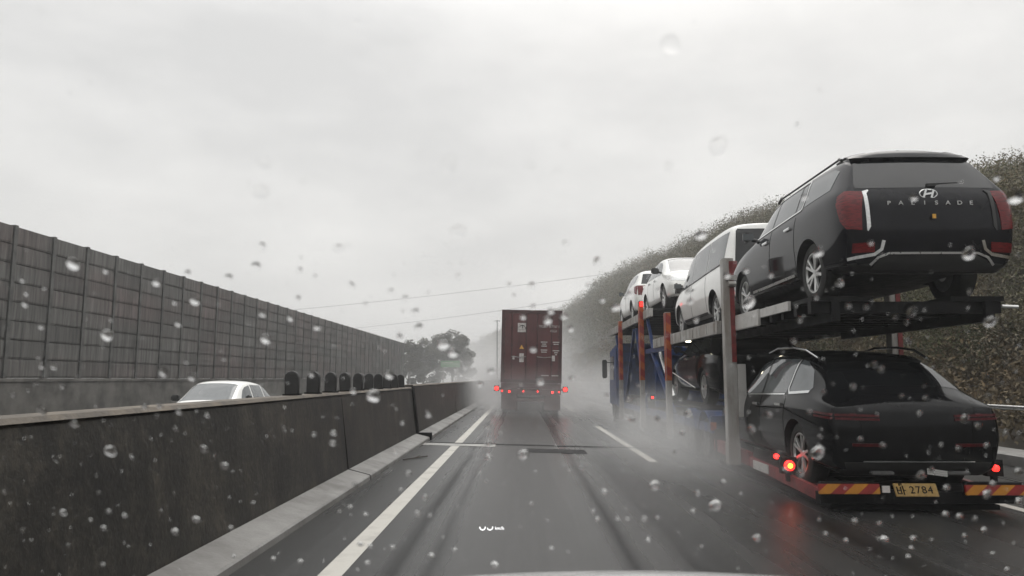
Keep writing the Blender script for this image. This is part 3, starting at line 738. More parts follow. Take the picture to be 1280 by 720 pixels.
def small_suv(label, loc, rot, paint, front=False, name='crossover', group=None, zs=.96):
    st = coupe_stations() if front else suv_stations()
    for s_ in st:
        for v in s_: v.y *= .93; v.x *= .95; v.z *= zs
    c = Car(name, label, ('car' if zs < .9 else 'crossover') if front else 'SUV', st, paint, (1.0, 3.70), 0.35, loc, rot, group, width=.955)
    for side in ('L', 'R'):
        if front:
            W = [[(3.16, 1.04), (2.78, 1.38), (2.60, 1.46), (2.30, 1.51), (2.30, 1.06)], [(2.22, 1.06), (2.22, 1.52), (1.36, 1.50), (1.36, 1.08)], [(1.28, 1.09), (1.28, 1.48), (.95, 1.38), (.72, 1.13)]]
        else:
            W = [[(3.25, 1.17), (2.90, 1.48), (2.74, 1.53), (2.40, 1.565), (2.40, 1.19)], [(2.33, 1.19), (2.33, 1.565), (1.50, 1.56), (1.50, 1.21)], [(1.43, 1.215), (1.43, 1.56), (.60, 1.53), (.46, 1.47), (.50, 1.25)]]
        for w in W: c.patch('side_window', [(a, b * zs / .96) for a, b in w], side, M['sky_paled_glass'])
        for yy in (2.36, 1.45): c.line('door_seam', [(yy, .40), (yy, 1.0)], side, .010, M['ink'], off=.003)
    c.mirror(3.02, 1.08 * zs / .96, .94, M['black_plastic'])
    c.handle(2.50, .95); c.handle(1.6, .97)
    if front:
        c.patch('windscreen', [(-.70, .02), (.70, .02), (.60, .82), (-.60, .82)], ((0, 3.58, 4), (1, 0, 0), (0, -1, 0), (0, 0, -1)), M['sky_paled_glass'])
        front_fittings(c, .68, 3.6)
    else:
        c.patch('rear_window', [(-.74, 1.18), (.74, 1.18), (.64, 1.54), (-.64, 1.54)], 'B', M['glass'])
        c.patch('windscreen', [(-.70, .02), (.70, .02), (.60, .68), (-.60, .68)], ((0, 3.70, 4), (1, 0, 0), (0, -1, 0), (0, 0, -1)), M['glass'])
        for sd, side in ((1, 'R'), (-1, 'L')):
            f = (lambda p: p) if sd > 0 else mirx
            l = c.patch('tail_lamp', f([(.66, .80), (.86, .80), (.87, 1.12), (.70, 1.12)]), 'B', M['red_lens'], off=.01)
            c.patch('lamp_side', [(.04, .82), (.28, .9), (.34, 1.10), (.05, 1.12)], side, M['red_lens'], off=.01, parent=l)
    return c

big_suv()
low_suv()
white_van()
small_suv('white crossover facing backwards on the raised front of the upper deck, headlight towards the viewer', (4.78, 23.75, 3.20), math.pi, M['white_paint'], True)
small_suv('white SUV with red tail lamps, frontmost car on the raised upper deck', (4.72, 24.35, 3.30), 0.0, M['white_paint'], False, 'suv')
small_suv('dark car half hidden behind posts on the lower deck above the trailer wheels', (4.60, 14.15, 0.86), 0.0, M['lower_paint'], True)
small_suv('white car passing beyond the concrete median, only its roof, windows and bonnet top in view', (-8.6, 23.9, -0.315), math.pi, M['white_paint'], True, 'car', zs=.95)

# ------------------------------------------------------------------ car carrier
def carrier():
    X0, Y0, Z0 = 4.60, 8.40, -0.12
    t = thing('car_carrier', 'two-deck car carrier trailer loaded with dark and white cars, amber and red rear markings', 'car carrier', (X0, Y0, Z0))
    dz = DECK - Z0                                   # upper deck height
    # lower deck: ramp tail, tracks, rails
    m = MB()
    for s in (-1, 1):
        for (y0, z0, y1, z1) in ((.25, .20, 2.9, .30), (2.9, .30, 5.0, .34), (5.0, .34, 5.9, .94), (5.9, .94, 11.2, .98)):
            a, b = sorted((s * .45 - (.14 if y1 < 5.5 else 0), s * 1.10 - (.28 if s > 0 and y1 < 5.5 else 0)))
            m.prism([(a, y0, z0 - .06), (b, y0, z0 - .06), (b, y0, z0 - .01), (a, y0, z0 - .01)], (0, y1 - y0, z1 - z0), 'y')
    m.box(-1.11, .78, .26, 5.0, .03, .085)
    for k in range(14): m.box(-1.1, .78, .5 + k * .35, .58 + k * .35, .10 + k * .008, .15 + k * .008)
    m.build('lower_deck', M['dark_steel'], t)
    for s in (-1, 1):
        m = MB()
        xa = -1.16 if s < 0 else .84; m.prism([(xa - .03, .3, .10), (xa + .03, .3, .10), (xa + .03, .3, .24), (xa - .03, .3, .24)], (0, 2.68, .10), 'y')
        m.prism([(xa - .035, 3.0, .20), (xa + .035, 3.0, .20), (xa + .035, 3.0, .40), (xa - .035, 3.0, .40)], (0, 2.0, .04), 'y')
        m.build('ramp_rail', M['rust_red'], t)
        m = MB(); m.box(xa + s * .035 - .012, xa + s * .035 + .012, 2.1, 2.75, .19, .31); m.build('side_plate', M['pale_plate'], t)
        m = MB(); m.box(s * .62 - .06, s * .62 + .06, 3.2, 17.0, .45, .70); m.build('chassis_rail', M['dark_steel'], t)
    # rear markings
    for x in (-1.0, .60):
        m = MB(); m.box(-.335, .335, -.015, .015, -.055, .055, .006)
        o = m.build('warning_board', M['stripe'], t); o.location = (x, .02, .29 if x < 0 else .28); o.rotation_euler = (R(-8), 0, 0)
        m = MB(); m.box(x - .30, x + .30, .04, .12, .20, .36); m.build('board_bracket', M['dark_steel'], t)
    m = MB(); m.box(-1.28, .88, .13, .25, .12, .24); m.build('underrun_bar', M['dark_steel'], t)
    m = MB(); m.box(-.64, -.56, .0, .02, .255, .325); m.build('white_reflector', M['marking'], t)
    m = MB(); m.box(-.235, .235, -.006, .006, -.075, .075, .004); p = m.build('number_plate', M['plate_yellow'], t)
    p.location = (-.27, .02, .28); p.rotation_euler = (R(-28), 0, 0)
    # plate text, one syllable drawn in strokes and four digits
    m = MB(); y0, y1 = -.012, -.0065
    def st(xa, za, xb, zb, w=.010): m.bar((xa, -.009, za), (xb, -.009, zb), w, .005)
    st(-.205, -.045, -.205, .035); st(-.165, -.045, -.165, .035); st(-.205, -.005, -.165, -.005); st(-.205, -.042, -.165, -.042)
    st(-.140, -.055, -.140, .045); st(-.140, -.005, -.115, -.005)
    m.build('plate_syllable', M['ink'], p)
    text_mesh('plate_number', '2784', .115, M['ink'], p, (.055, -.008, -.004), (R(90), 0, 0), depth=.002, spacing=1.15)
    text_mesh('plate_region', '89', .04, M['ink'], p, (-.16, -.008, .058), (R(90), 0, 0), depth=.002)
    # lamps at the rear of the trailer
    for s, py in ((-1, 1.25), (1, 1.0)):
        hx = s * 1.20 if s < 0 else 1.235; lr = 1.0 if s < 0 else .62
        b = MB(); b.box(hx - .10, hx + .10, py + .03, py + .12, .30, .50); b.box(hx - .03, hx + .03, py + .04, py + .10, .2, .32)
        h = b.build('lamp_housing', M['dark_steel'], t)
        l = MB(); l.lathe([(py + .03, .066 * lr), (py + .0, .064 * lr), (py - .012, .042 * lr), (py - .016, .001)], 24, 'Y', (hx, 0, .40)); lens = l.build('tail_lamp', M['lit_red'], h, 60)
        if s < 0:
            l = MB(); l.lathe([(py - .014, .032), (py - .022, .02), (py - .024, .001)], 16, 'Y', (hx, 0, .40)); l.build('bulb', M['lit_orange'], lens, 60)
    m = MB(); m.box(-1.29, -1.20, 1.62, 1.68, .43, .53); hs = m.build('lamp_housing', M['dark_steel'], t); m = MB(); m.lathe([(1.62, .036), (1.59, .034), (1.575, .001)], 16, 'Y', (-1.245, 0, .48)); m.build('marker_lamp', M['lit_red'], hs, 60)
    # upper deck: rear section flat, front section raised
    def deck(y0, y1, z, name):
        for s in (-1, 1):
            m = MB()
            m.box(s * 1.21 - .04, s * 1.21 + .04, y0, y1, z - .20, z + .02)
            k = y0 + .15
            while k < y1 - .2:
                m.box(s * 1.25 - .012, s * 1.25 + .012, k, k + .06, z - .17, z - .01); k += .55
            m.build('deck_rail', M['grey_steel'], t)
            m = MB(); a, b = sorted((s * .55, s * 1.165)); m.box(a, b, y0, y1, z - .045, z)
            k = y0 + .05
            while k < y1: m.box(a, b, k, k + .035, z, z + .012); k += .14
            m.build('wheel_track', M['dark_steel'], t)
        m = MB(); k = y0 + .1
        while k < y1: m.box(-1.16, 1.16, k, k + .10, z - .17, z - .05); k += .9
        m.build('cross_member', M['dark_steel'], t)
    deck(4.35, 10.55, dz - .005, 'rear')
    deck(10.9, 20.2, 3.30, 'front')
    # the SUV stands on a heavier tail section with a deep underside
    m = MB()
    for s in (-1, 1):
        a, b = sorted((s * .45, s * 1.17 if s < 0 else 1.07)); m.box(a, b, .35, 4.34, dz - .06, dz - .005)
        m.box(s * .9 - .05, s * .9 + .05, .35, 4.34, dz - .30, dz - .061)
    for k in range(9): m.box(-1.17, 1.06, .4 + k * .46, .5 + k * .46, dz - .2, dz - .062)
    m.box(-.44, .44, .5, 4.3, dz - .10, dz - .07)
    m.build('tail_deck', M['dark_steel'], t)
    for s in (-1, 1):
        m = MB(); m.box(s * 1.19 - .02, s * 1.19 + .02, 1.05, 2.15, dz - .11, dz + .01); m.box(s * 1.205 - .02, s * 1.205 + .02, 2.2, 3.6, dz - .22, dz + .02, .01)
        m.build('tail_side_plate', M['pale_plate'], t)
    m = MB(); m.tube((1.07, .4, dz - .12), (1.24, .37, dz - .13), .02); m.build('tail_latch', M['silver'], t, 40)
    # posts
    for (yy, zt, strip) in ((3.35, 3.40, 'red'), (8.35, 2.98, 'amber'), (12.0, 3.62, 'amber'), (16.3, 3.40, 'amber')):
        for s in (-1, 1):
            w = .085 if strip == 'red' else .06
            x = s * (1.25 + w / 2 + .008)
            m = MB(); m.box(x - w, x + w, yy, yy + .18, .18, zt, .008)
            m.box(x - w - .006, x + w + .006, yy - .01, yy + .19, .18, .5)
            p = m.build('deck_post', M['grey_steel'], t, 40)
            q = MB()
            if strip == 'red':
                q.box(x + w - .075, x + w - .005, yy - .018, yy - .003, 1.75, zt - .05); q.build('red_strip', M['rust_red'], p)
                q = MB(); q.box(x + w + .004, x + w + .13, yy - .02, yy + .02, .90, 1.72, .006); q.build('end_plate', M['pale_plate'], p)
                q = MB(); q.tube((x - .02, yy - .03, zt - .42), (x + .10, yy - .03, zt - .42), .045); q.box(x - .05, x + .12, yy - .04, yy - .005, zt - .36, zt - .28)
                q.build('locking_pin', M['grey_steel'], p, 40)
            else:
                q.box(x - w + .004, x + w - .004, yy - .014, yy - .003, 1.45, zt - .02); q.build('warning_strip', M['orange_strip'], p)
                q = MB(); q.box(x - s * .0 + s * (w + .003) - .006, x + s * (w + .003) + .006, yy + .02, yy + .16, 1.45, zt - .02); q.build('warning_strip', M['orange_strip'], p)
            if yy == 12.0:
                q = MB(); q.tube((x, yy - .025, zt - .16), (x, yy - .025, zt - .04), .04); q.build('top_lamp', M['lit_red'], p, 40)
    # blue frame: lattice between the decks
    for s in (-1, 1):
        m = MB(); x = s * 1.16
        m.bar((x, 5.0, .62), (x, 17.4, .62), .10, .16)
        m.bar((x, 8.6, 2.22), (x, 12.0, 2.22), .08, .12)
        m.bar((x, 11.0, 2.22), (x, 11.8, 3.1), .07, .10)
        for (ya, za, yb, zb) in ((8.5, .7, 11.2, 2.2), (12.2, .7, 13.8, 2.95), (16.2, .8, 14.2, 2.95), (16.6, .7, 18.4, 3.0)):
            m.bar((x, ya, za), (x, yb, zb), .08, .10)
        m.build('side_frame', M['blue_steel'], t)
        m = MB(); m.tube((s * 1.05, 9.4, 1.3), (s * 1.05, 10.9, 2.3), .05); m.tube((s * 1.05, 9.0, 1.05), (s * 1.05, 9.4, 1.3), .08); m.build('hydraulic_ram', M['silver'], t, 40)
    m = MB(); m.box(-1.05, 1.05, 11.4, 11.5, .75, 2.1); m.box(-1.1, 1.1, 11.3, 11.6, 2.1, 2.3); m.build('front_bulkhead', M['blue_steel'], t)
    for (x, y, z) in ((-1.16, 6.95, 2.27), (-.60, 3.9, 2.26)):
        m = MB(); m.lathe([(-.03, .055), (.0, .05), (.02, .03), (.028, .001)], 16, 'Z', (x, y, z)); m.build('deck_lamp', M['lit_white'], t, 60)
    m = MB(); m.tube((-1.27, 6.0, 1.32), (-1.24, 8.2, 1.62), .012); m.build('hose', M['pale_plate'], t, 40)
    # running gear
    def truck_wheel(x, y, r, s, w=.28):
        o = wheel_parts('wheel', r, w, t, M['dark_alloy'], s, (x, y, r - .01 - (.02 if s < 0 else .0)), 8)
    for y in (5.55, 6.75):
        for s in (-1, 1):
            truck_wheel(s * 1.06, y, .40, s)
            m = MB()
            n = 10
            for k in range(n):
                a0, a1 = R(15 + 150 * k / n), R(15 + 150 * (k + 1) / n)
                m.bar((s * 1.06, y + .50 * math.cos(a0), .40 + .50 * math.sin(a0)), (s * 1.06, y + .50 * math.cos(a1), .40 + .50 * math.sin(a1)), .34, .02)
            m.build('mudguard', M['blue_steel'], t)
    for s in (-1, 1):
        m = MB(); m.box(s * 1.06 - .16, s * 1.06 + .16, 4.80, 4.82, .12, .62); m.build('mud_flap', M['rubber'], t)
        m = MB(); m.box(-.055, .055, -.01, .01, -.26, .26); o = m.build('flap_board', M['stripe'], t); o.location = (s * 1.06 + .12, 4.77, .50)
        m = MB(); m.box(-.05, .05, -.01, .01, -.07, .07); o = m.build('flap_board', M['orange_strip'], t); o.location = (s * 1.06 - .16, 4.90, .66)
        m = MB(); m.box(s * 1.06 - .18, s * 1.06 + .18, 4.95, 5.12, .66, .84, .02); m.build('tool_box', M['blue_steel'], t, 40)
    m = MB(); m.tube((-1.0, 5.55, .40), (1.0, 5.55, .40), .06); m.tube((-1.0, 6.75, .40), (1.0, 6.75, .40), .06); m.build('axle', M['dark_steel'], t, 40)
    for y in (12.9, 14.1, 19.2):
        for s in (-1, 1): truck_wheel(s * 1.06, y, .48, s)
    m = MB(); m.lathe([(12.2, .035), (12.18, .03), (12.17, .001)], 14, 'Y', (-1.0, 0, .98)); m.build('marker_lamp', M['lit_red'], t, 60); m = MB(); m.box(-1.06, -.94, 12.205, 12.26, .90, 1.06); m.build('lamp_bracket', M['dark_steel'], t)
    m = MB(); m.box(-1.1, 1.1, 12.25, 18.2, .60, .85); m.box(-1.15, -.75, 15.2, 17.4, .35, .95); m.box(.75, 1.15, 15.2, 17.4, .35, .95); m.build('tractor_chassis', M['dark_steel'], t)
    # cab
    m = MB(); m.prism([(-1.2, 18.3, .5), (-1.2, 20.4, .5), (-1.2, 20.45, 1.3), (-1.2, 20.15, 2.55), (-1.2, 18.3, 2.75)], (2.4, 0, 0), 'x')
    bmesh.ops.bevel(m.bm, geom=m.bm.edges[:], offset=.06, segments=2, affect='EDGES')
    cab = m.build('cab', M['blue_steel'], t, 40)
    for s in (-1, 1):
        m = MB(); x = s * 1.203; m.prism([(x - .004, 19.0, 1.45), (x - .004, 20.2, 1.45), (x - .004, 20.0, 2.3), (x - .004, 19.0, 2.3)], (.008, 0, 0), 'x'); m.build('cab_window', M['glass'], cab)
        m = MB(); m.box(s * 1.42 - .09, s * 1.42 + .09, 20.0, 20.1, 1.5, 2.2, .03); m.tube((s * 1.2, 20.1, 2.1), (s * 1.42, 20.05, 2.1), .02); m.build('cab_mirror', M['black_plastic'], cab, 40)
    m = MB(); m.prism([(-1.0, 20.46, 1.38), (1.0, 20.46, 1.38), (.98, 20.20, 2.42), (-.98, 20.20, 2.42)], (0, .01, 0.004), 'y'); m.build('windscreen', M['glass'], cab)
carrier()

# ------------------------------------------------------------------ container lorry
def lorry():
    Y0 = 30.0
    t = thing('container_lorry', 'maroon shipping container on a lorry trailer driving ahead in the same lane, rear lamps lit', 'lorry', (0.38, Y0, rz(.38)))
    t.rotation_euler = (0, math.atan(SLOPE) * .8, 0)
    Z, HH, W, LN = 1.20, 2.93, 1.22, 12.2
    c = MB()
    c.box(-W + .05, W - .05, .06, LN - .05, Z + .06, Z + HH - .04)
    c = c.build('container', M['container'], t)
    m = MB()
    for s in (-1, 1):                                                  # corrugated sides
        k = .2
        while k < LN - .3: m.box(s * (W - .045) - .012, s * (W - .045) + .022, k, k + .14, Z + .16, Z + HH - .16); k += .28
        for y in (0, LN - .14):
            m.box(s * (W - .07) - .07, s * (W - .07) + .07, y, y + .14, Z, Z + HH)
        m.box(s * (W - .05) - .045, s * (W - .05) + .045, .14, LN - .14, Z, Z + .15); m.box(s * (W - .05) - .045, s * (W - .05) + .045, .14, LN - .14, Z + HH - .12, Z + HH)
    m.box(-W + .14, W - .14, .0, .10, Z, Z + .14); m.box(-W + .14, W - .14, .0, .10, Z + HH - .13, Z + HH)
    m.build('corner_frame', M['container_trim'], c)
    for s in (-1, 1):                                                  # two door leaves
        d = MB(); a, b = sorted((s * .012, s * (W - .15)))
        d.box(a, b, .02, .058, Z + .15, Z + HH - .14)
        for k in range(4): zz = Z + .24 + k * .67; d.box(a + .07, b - .07, .005, .019, zz, zz + .50, .006)
        d = d.build('door', M['container'], c)
        r = MB()
        for x in (.22, .80):
            r.tube((s * x, -.02, Z + .08), (s * x, -.02, Z + HH - .06), .02, 8)
            for zz in (.12, .75, 1.5, 2.2, HH - .10): r.box(s * x - .05, s * x + .05, -.045, .004, Z + zz - .03, Z + zz + .03)
        r.build('lock_rod', M['container_trim'], d, 40)
        h = MB()
        for x in (.22, .80): h.bar((s * x, -.05, Z + 1.05), (s * x + .34 * (-1 if x > .5 else 1) * s, -.05, Z + 1.02), .03, .03)
        h.build('door_handle', M['grey_steel'], d)
        for zz in (.4, 1.1, 1.8, 2.5):
            g = MB(); g.box(s * (W - .12) - .05, s * (W - .12) + .05, -.012, .002, Z + zz, Z + zz + .09)
            g.build('hinge', M['container_trim'], d)
    # markings
    yy = -.005
    L0 = Z + HH
    m = MB(); m.box(-.57, -.21, yy - .004, yy + .006, L0 - .90, L0 - .53); lg = m.build('maker_plate', M['marking'], c)
    m = MB(); n = 10
    pts = [Vector((-.39 + .10 * math.cos(R(20 + 150 * k / n)), yy - .007, L0 - .70 + .08 * math.sin(R(20 + 150 * k / n)))) for k in range(n + 1)]
    for a, b in zip(pts, pts[1:]): m.tube(a, b, .014, 6)
    m.tube((-.38, yy - .007, L0 - .62), (-.38, yy - .007, L0 - .74), .014, 6); m.bar((-.53, yy - .007, L0 - .80), (-.25, yy - .007, L0 - .80), .012, .006); m.build('emblem', M['ink'], lg)
    text_mesh('container_number', 'TGBU', .135, M['marking'], c, (.46, yy - .004, L0 - .66), (R(90), 0, 0))
    text_mesh('container_number', '507767 1', .135, M['marking'], c, (.90, yy - .024, L0 - .66), (R(90), 0, 0), xs=.85)
    text_mesh('size_code', '45G1', .135, M['marking'], c, (.88, yy - .024, L0 - .84), (R(90), 0, 0))
    m = MB()
    for (x, z, w) in ((.50, 1.28, .26), (.50, 1.36, .16), (.50, 1.44, .22), (.50, 1.60, .26), (.50, 1.68, .22), (.98, 1.28, .26), (.98, 1.36, .20), (.98, 1.62, .26), (.98, 1.70, .14), (.98, 1.78, .08)):
        m.box(x - w / 2, x + w / 2, -.02, .004, L0 - z - .02, L0 - z + .015)
    for (x, z, w) in ((.55, 2.62, .30), (.95, 2.62, .26)): m.box(x - w / 2, x + w / 2, -.02, .004, L0 - z - .02, L0 - z + .02)
    m.build('weight_panel', M['marking'], c)
    m = MB(); m.prism([(-.49, yy - .006, L0 - 1.57), (-.31, yy - .006, L0 - 1.57), (-.40, yy - .006, L0 - 1.41)], (0, .008, 0), 'y'); m.build('warning_triangle', M['sticker'], c)
    for (x0, x1, z0, z1) in ((-.49, -.31, 2.10, 1.75), (.80, .94, 2.04, 1.82), (-.76, -.68, 2.0, 1.86)):
        m = MB(); m.box(x0, x1, yy - .018, yy + .006, L0 - z0, L0 - z1); m.build('data_plate', M['marking'], c)
    # chassis and lamps
    m = MB(); m.box(-.45, -.33, .2, 11.5, .85, 1.19); m.box(.33, .45, .2, 11.5, .85, 1.19)
    for y in (.1, 3, 6, 9, 11.6): m.box(-1.2, 1.2, y, y + .16, 1.02, 1.19)
    m.build('trailer_chassis', M['container_trim'], t)
    b = MB(); b.box(-1.2, 1.2, -.06, .06, .74, .96); b.box(-1.2, 1.2, -.02, .06, .98, 1.17); b.box(-1.12, 1.12, .0, .10, .48, .58); b.box(-.8, -.7, .0, .1, .55, .76); b.box(.7, .8, .0, .1, .55, .76)
    b = b.build('rear_bumper', M['container_trim'], t)
    for s in (-1, 1):
        m = MB(); x = s * 1.37; m.box(x - .10, x + .10, -.02, .08, .86, 1.08); m.box(x - s * .2 - .1, x - s * .2 + .1, .01, .06, .92, 1.0); h = m.build('lamp_bracket', M['dark_steel'], b)
        m = MB(); m.lathe([(-.02, .085), (-.05, .075), (-.06, .001)], 20, 'Y', (x, 0, .97)); m.build('tail_lamp', M['lit_red'], h, 60)
        m = MB(); m.lathe([(-.06, .045), (-.085, .04), (-.09, .001)], 16, 'Y', (s * .86, 0, .85)); m.build('tail_lamp', M['lit_red'], b, 60)
    for x in (-1.15, -.30, .27, 1.12):
        m = MB(); m.lathe([(-.06, .035), (-.075, .03), (-.08, .001)], 12, 'Y', (x, 0, .87)); m.build('marker_lamp', M['lit_red'], b, 60)
    for y in (1.2, 2.5, 3.8, 13.5, 15.0):
        for s in (-1, 1): wheel_parts('wheel', .50, .30, t, M['dark_alloy'], s, (s * 1.02, y, .50), 8); wheel_parts('wheel', .50, .30, t, M['dark_alloy'], s, (s * .70, y, .50), 8)
        m = MB(); m.tube((-1, y, .5), (1, y, .5), .07); m.build('axle', M['dark_steel'], t, 40)
    for s in (-1, 1):
        m = MB(); m.box(s * .86 - .32, s * .86 + .32, .09, .11, .14, .72); m.build('mud_flap', M['container_trim'], t)
    m = MB(); m.box(-.45, .45, 11.5, 15.6, .7, .95); m.build('tractor_chassis', M['dark_steel'], t)
    m = MB(); m.box(-1.2, 1.2, 13.0, 15.8, .95, 3.5, .12); m.build('cab', M['grey_steel'], t, 40)
lorry()

# ------------------------------------------------------------------ roads, median, walls
def sheet(name, x0, x1, y0, y1, zf, material, dz=0.0, nx=2, ny=2):
    bm = bmesh.new(); g = [[bm.verts.new((x0 + (x1 - x0) * i / (nx - 1), y0 + (y1 - y0) * j / (ny - 1), zf(x0 + (x1 - x0) * i / (nx - 1)) + dz)) for j in range(ny)] for i in range(nx)]
    for i in range(nx - 1):
        for j in range(ny - 1): bm.faces.new([g[i][j], g[i + 1][j], g[i + 1][j + 1], g[i][j + 1]])
    me = bpy.data.meshes.new(name); bm.to_mesh(me); bm.free()
    return link(name, me, material)
tag(sheet('road', -2.3, 9.2, -6, 420, rz, M['road'], ny=40), kind='structure')
tag(sheet('road', -15.2, -2.3, -6, 420, lambda x: -.32, M['road'], ny=40), kind='structure')
tag(sheet('ground', -2500, 2500, -200, 5000, lambda x: -.6, M['field']), kind='structure')
for (xc, w, segs, lab) in ((-1.31, .165, [(-6, 400)], 0), (5.83, .16, [(-6, 400)], 0), (2.29, .16, [(-6.8, 3.0)] + [(13.1 + 19.6 * k, 22.7 + 19.6 * k) for k in range(14)], 0)):
    bm = bmesh.new()
    for a, b in segs:
        n = max(1, int((b - a) / 5))
        for j in range(n):
            ya, yb = a + (b - a) * j / n, a + (b - a) * (j + 1) / n
            q = [(xc - w / 2, ya), (xc + w / 2, ya), (xc + w / 2, yb), (xc - w / 2, yb)]
            bm.faces.new([bm.verts.new((x, y, rz(x) + .004)) for x, y in q])
    me = bpy.data.meshes.new('road_marking'); bm.to_mesh(me); bm.free()
    tag(link('road_marking', me, M['asphalt_line']), kind='structure')
# expansion joint across the lanes
t = thing('expansion_joint', 'dark joint strip with a pale concrete edge crossing the lanes at the median joint', 'road joint', (0, 15.75, 0))
def xstrip(name, x0, x1, y0, y1, dz, mt):
    bm = bmesh.new(); bm.faces.new([bm.verts.new((x, y, rz(x) + dz)) for x, y in ((x0, y0), (x1, y0), (x1, y1), (x0, y1))])
    me = bpy.data.meshes.new(name); bm.to_mesh(me); bm.free(); return link(name, me, mt, t)
xstrip('joint_gap', -2.0, 5.8, -.10, .10, .007, M['dark_steel'])
xstrip('joint_edge', -2.0, -.52, -.62, -.11, .006, M['joint_pale'])
xstrip('joint_patch', .10, 1.25, -1.5, -.75, .006, M['dark_steel'])
m = MB()
m.bar((-1.92, 12.35, .062), (-1.60, 12.95, .06), .02, .015); m.bar((-1.78, 12.6, .062), (-1.72, 12.9, .07), .012, .01)
tag(m.build('twig', M['bark']), 'small dark twig lying on wet asphalt beside the median kerb', 'twig')

def barrier(y0, y1, label, top):
    t = thing('concrete_barrier', label, 'concrete barrier', (0, y0, 0), group='concrete median barriers')
    L_ = y1 - y0
    m = MB()
    pts = [(-2.28, 0, .14), (-2.40, 0, top - .05), (-2.42, 0, top - .03), (-2.62, 0, top - .03), (-2.64, 0, top - .05), (-2.78, 0, -.45), (-2.28, 0, -.45)]
    ny = max(2, int(min(L_, 80) / 2))
    m.prism(pts, (0, L_, 0), 'y'); m.build('wall', M['barrier'], t)
    m = MB(); m.prism([(-2.385, .02, top - .028), (-2.41, .02, top), (-2.63, .02, top), (-2.655, .02, top - .028)], (0, L_ - .04, 0), 'y'); m.build('coping', M['barrier_cap'], t)
    m = MB(); m.prism([(-1.98, .02, .03), (-1.985, .02, .10), (-2.0, .02, .115), (-2.277, .02, .185), (-2.277, .02, .03)], (0, L_ - .04, 0), 'y')
    m.build('toe_kerb', M['pale_concrete'], t)  # paler than the wall to paint in the light on its upward face
    for k in range(1 if y0 < 0 else 6):
        yy = 15.0 if y0 < 0 else 10.0 * (k + 1)
        m = MB(); m.prism([(-1.978, yy, .05), (-1.983, yy, .102), (-1.998, yy, .118), (-2.27, yy, .188), (-2.277, yy, .19), (-2.399, yy, top - .06), (-2.41, yy, top - .06), (-2.29, yy, .05)], (0, .035, 0), 'y')
        m.build('segment_seam', M['dark_steel'], t)
barrier(-5, 16.45, 'sooty dark concrete median barrier alongside our lane, before the road joint', 1.19)
barrier(16.62, 330, 'paler hazy stretch of concrete median barrier beyond the road joint', 1.235)
m = MB(); m.prism([(-2.22, 16.47, .1), (-2.36, 16.47, 1.2), (-2.6, 16.47, 1.2), (-2.7, 16.47, .1)], (0, .13, 0), 'y'); m.box(-2.26, -1.95, 16.46, 16.6, .04, .20)
tag(m.build('barrier_joint', M['dark_steel']), 'black vertical joint filler between the two median barrier stretches', 'joint filler')

# round-topped paddles on the median
pad = None
def paddle_mesh():
    m = MB(); n = 14; w, h = .075, .27
    outline = [(-w, 0)] + [(-w * math.cos(math.pi * k / n), h - w + w * math.sin(math.pi * k / n)) for k in range(n + 1)] + [(w, 0)]
    m.prism([(x, -.035, z) for x, z in outline], (0, .07, 0), 'y')
    bmesh.ops.bevel(m.bm, geom=[e for e in m.bm.edges], offset=.008, segments=1, affect='EDGES')
    return m
ordn = ['nearest', 'second', 'third', 'fourth', 'fifth', 'sixth', 'seventh', 'eighth', 'ninth', 'tenth']
for i in range(10):
    y = 8.25 + .83 * i
    lab = f'dark round-topped paddle on the median, {ordn[i]} in the row counted from the camera'
    if pad is None:
        pad = thing('anti_glare_paddle', lab, 'anti-glare paddle', (-2.52, y, 1.19), group='paddles along the median barrier')
        paddle_mesh().build('blade', M['black_plastic'], pad, 40)
        f = MB(); f.box(-.09, .09, -.06, .06, 0, .018); f.build('foot', M['dark_steel'], pad)
    else:
        c = copy_tree(pad); c.location = (-2.52, y, 1.19); c['label'] = lab
    (c if i else pad).rotation_euler = (R(random.uniform(-2, 2)), R(random.uniform(-3, 3)), R(random.uniform(-8, 8)))

# noise barrier beyond the opposite lanes
nb = thing('noise_barrier', 'tall grey panelled noise barrier beyond the opposite lanes', 'noise barrier', (-15.0, 0, 0))
YS, YE, BAY = 3.0, 95.5, 1.85
m = MB(); m.box(-.18, .12, YS, YE, -.5, 1.35); m.box(-.20, .16, YS, YE, 1.28, 1.38); m.build('footing', M['wall_base'], nb)
ROW = .56; NR = 8; ZT = 1.385
def bay_mesh():
    m = MB()
    for r in range(NR):
        z0 = ZT + r * ROW
        m.box(-.07, .02, .065, BAY - .065, z0 + .012, z0 + ROW - .012, .006)
        m.box(-.06, .035, .11, BAY - .11, z0 + .05, z0 + ROW - .05, .008)
    m.box(-.06, -.02, .06, BAY - .06, ZT, ZT + NR * ROW - .02)
    bmesh.ops.recalc_face_normals(m.bm, faces=m.bm.faces)
    me = bpy.data.meshes.new('panel_bay'); m.bm.to_mesh(me); m.bm.free(); me.materials.append(M['wall_panel']); return me
pm = bay_mesh()
m = MB(); z1 = ZT + NR * ROW + .02
m.box(-.09, .06, -.055, -.045, 1.38, z1); m.box(-.09, .06, .045, .055, 1.38, z1); m.box(.06, .075, -.075, .075, 1.38, z1)
po = m.build('post', M['wall_post'], nb); po.location = (0, YS, 0)
nbay = int((YE - YS) / BAY)
for k in range(nbay + 1):
    if k: 
        q = po.copy(); C.objects.link(q); q.parent = nb; q.location = (0, YS + k * BAY, 0)
    if k < nbay:
        q = bpy.data.objects.new('panel_bay', pm); C.objects.link(q); q.parent = nb; q.location = (0, YS + k * BAY, 0)

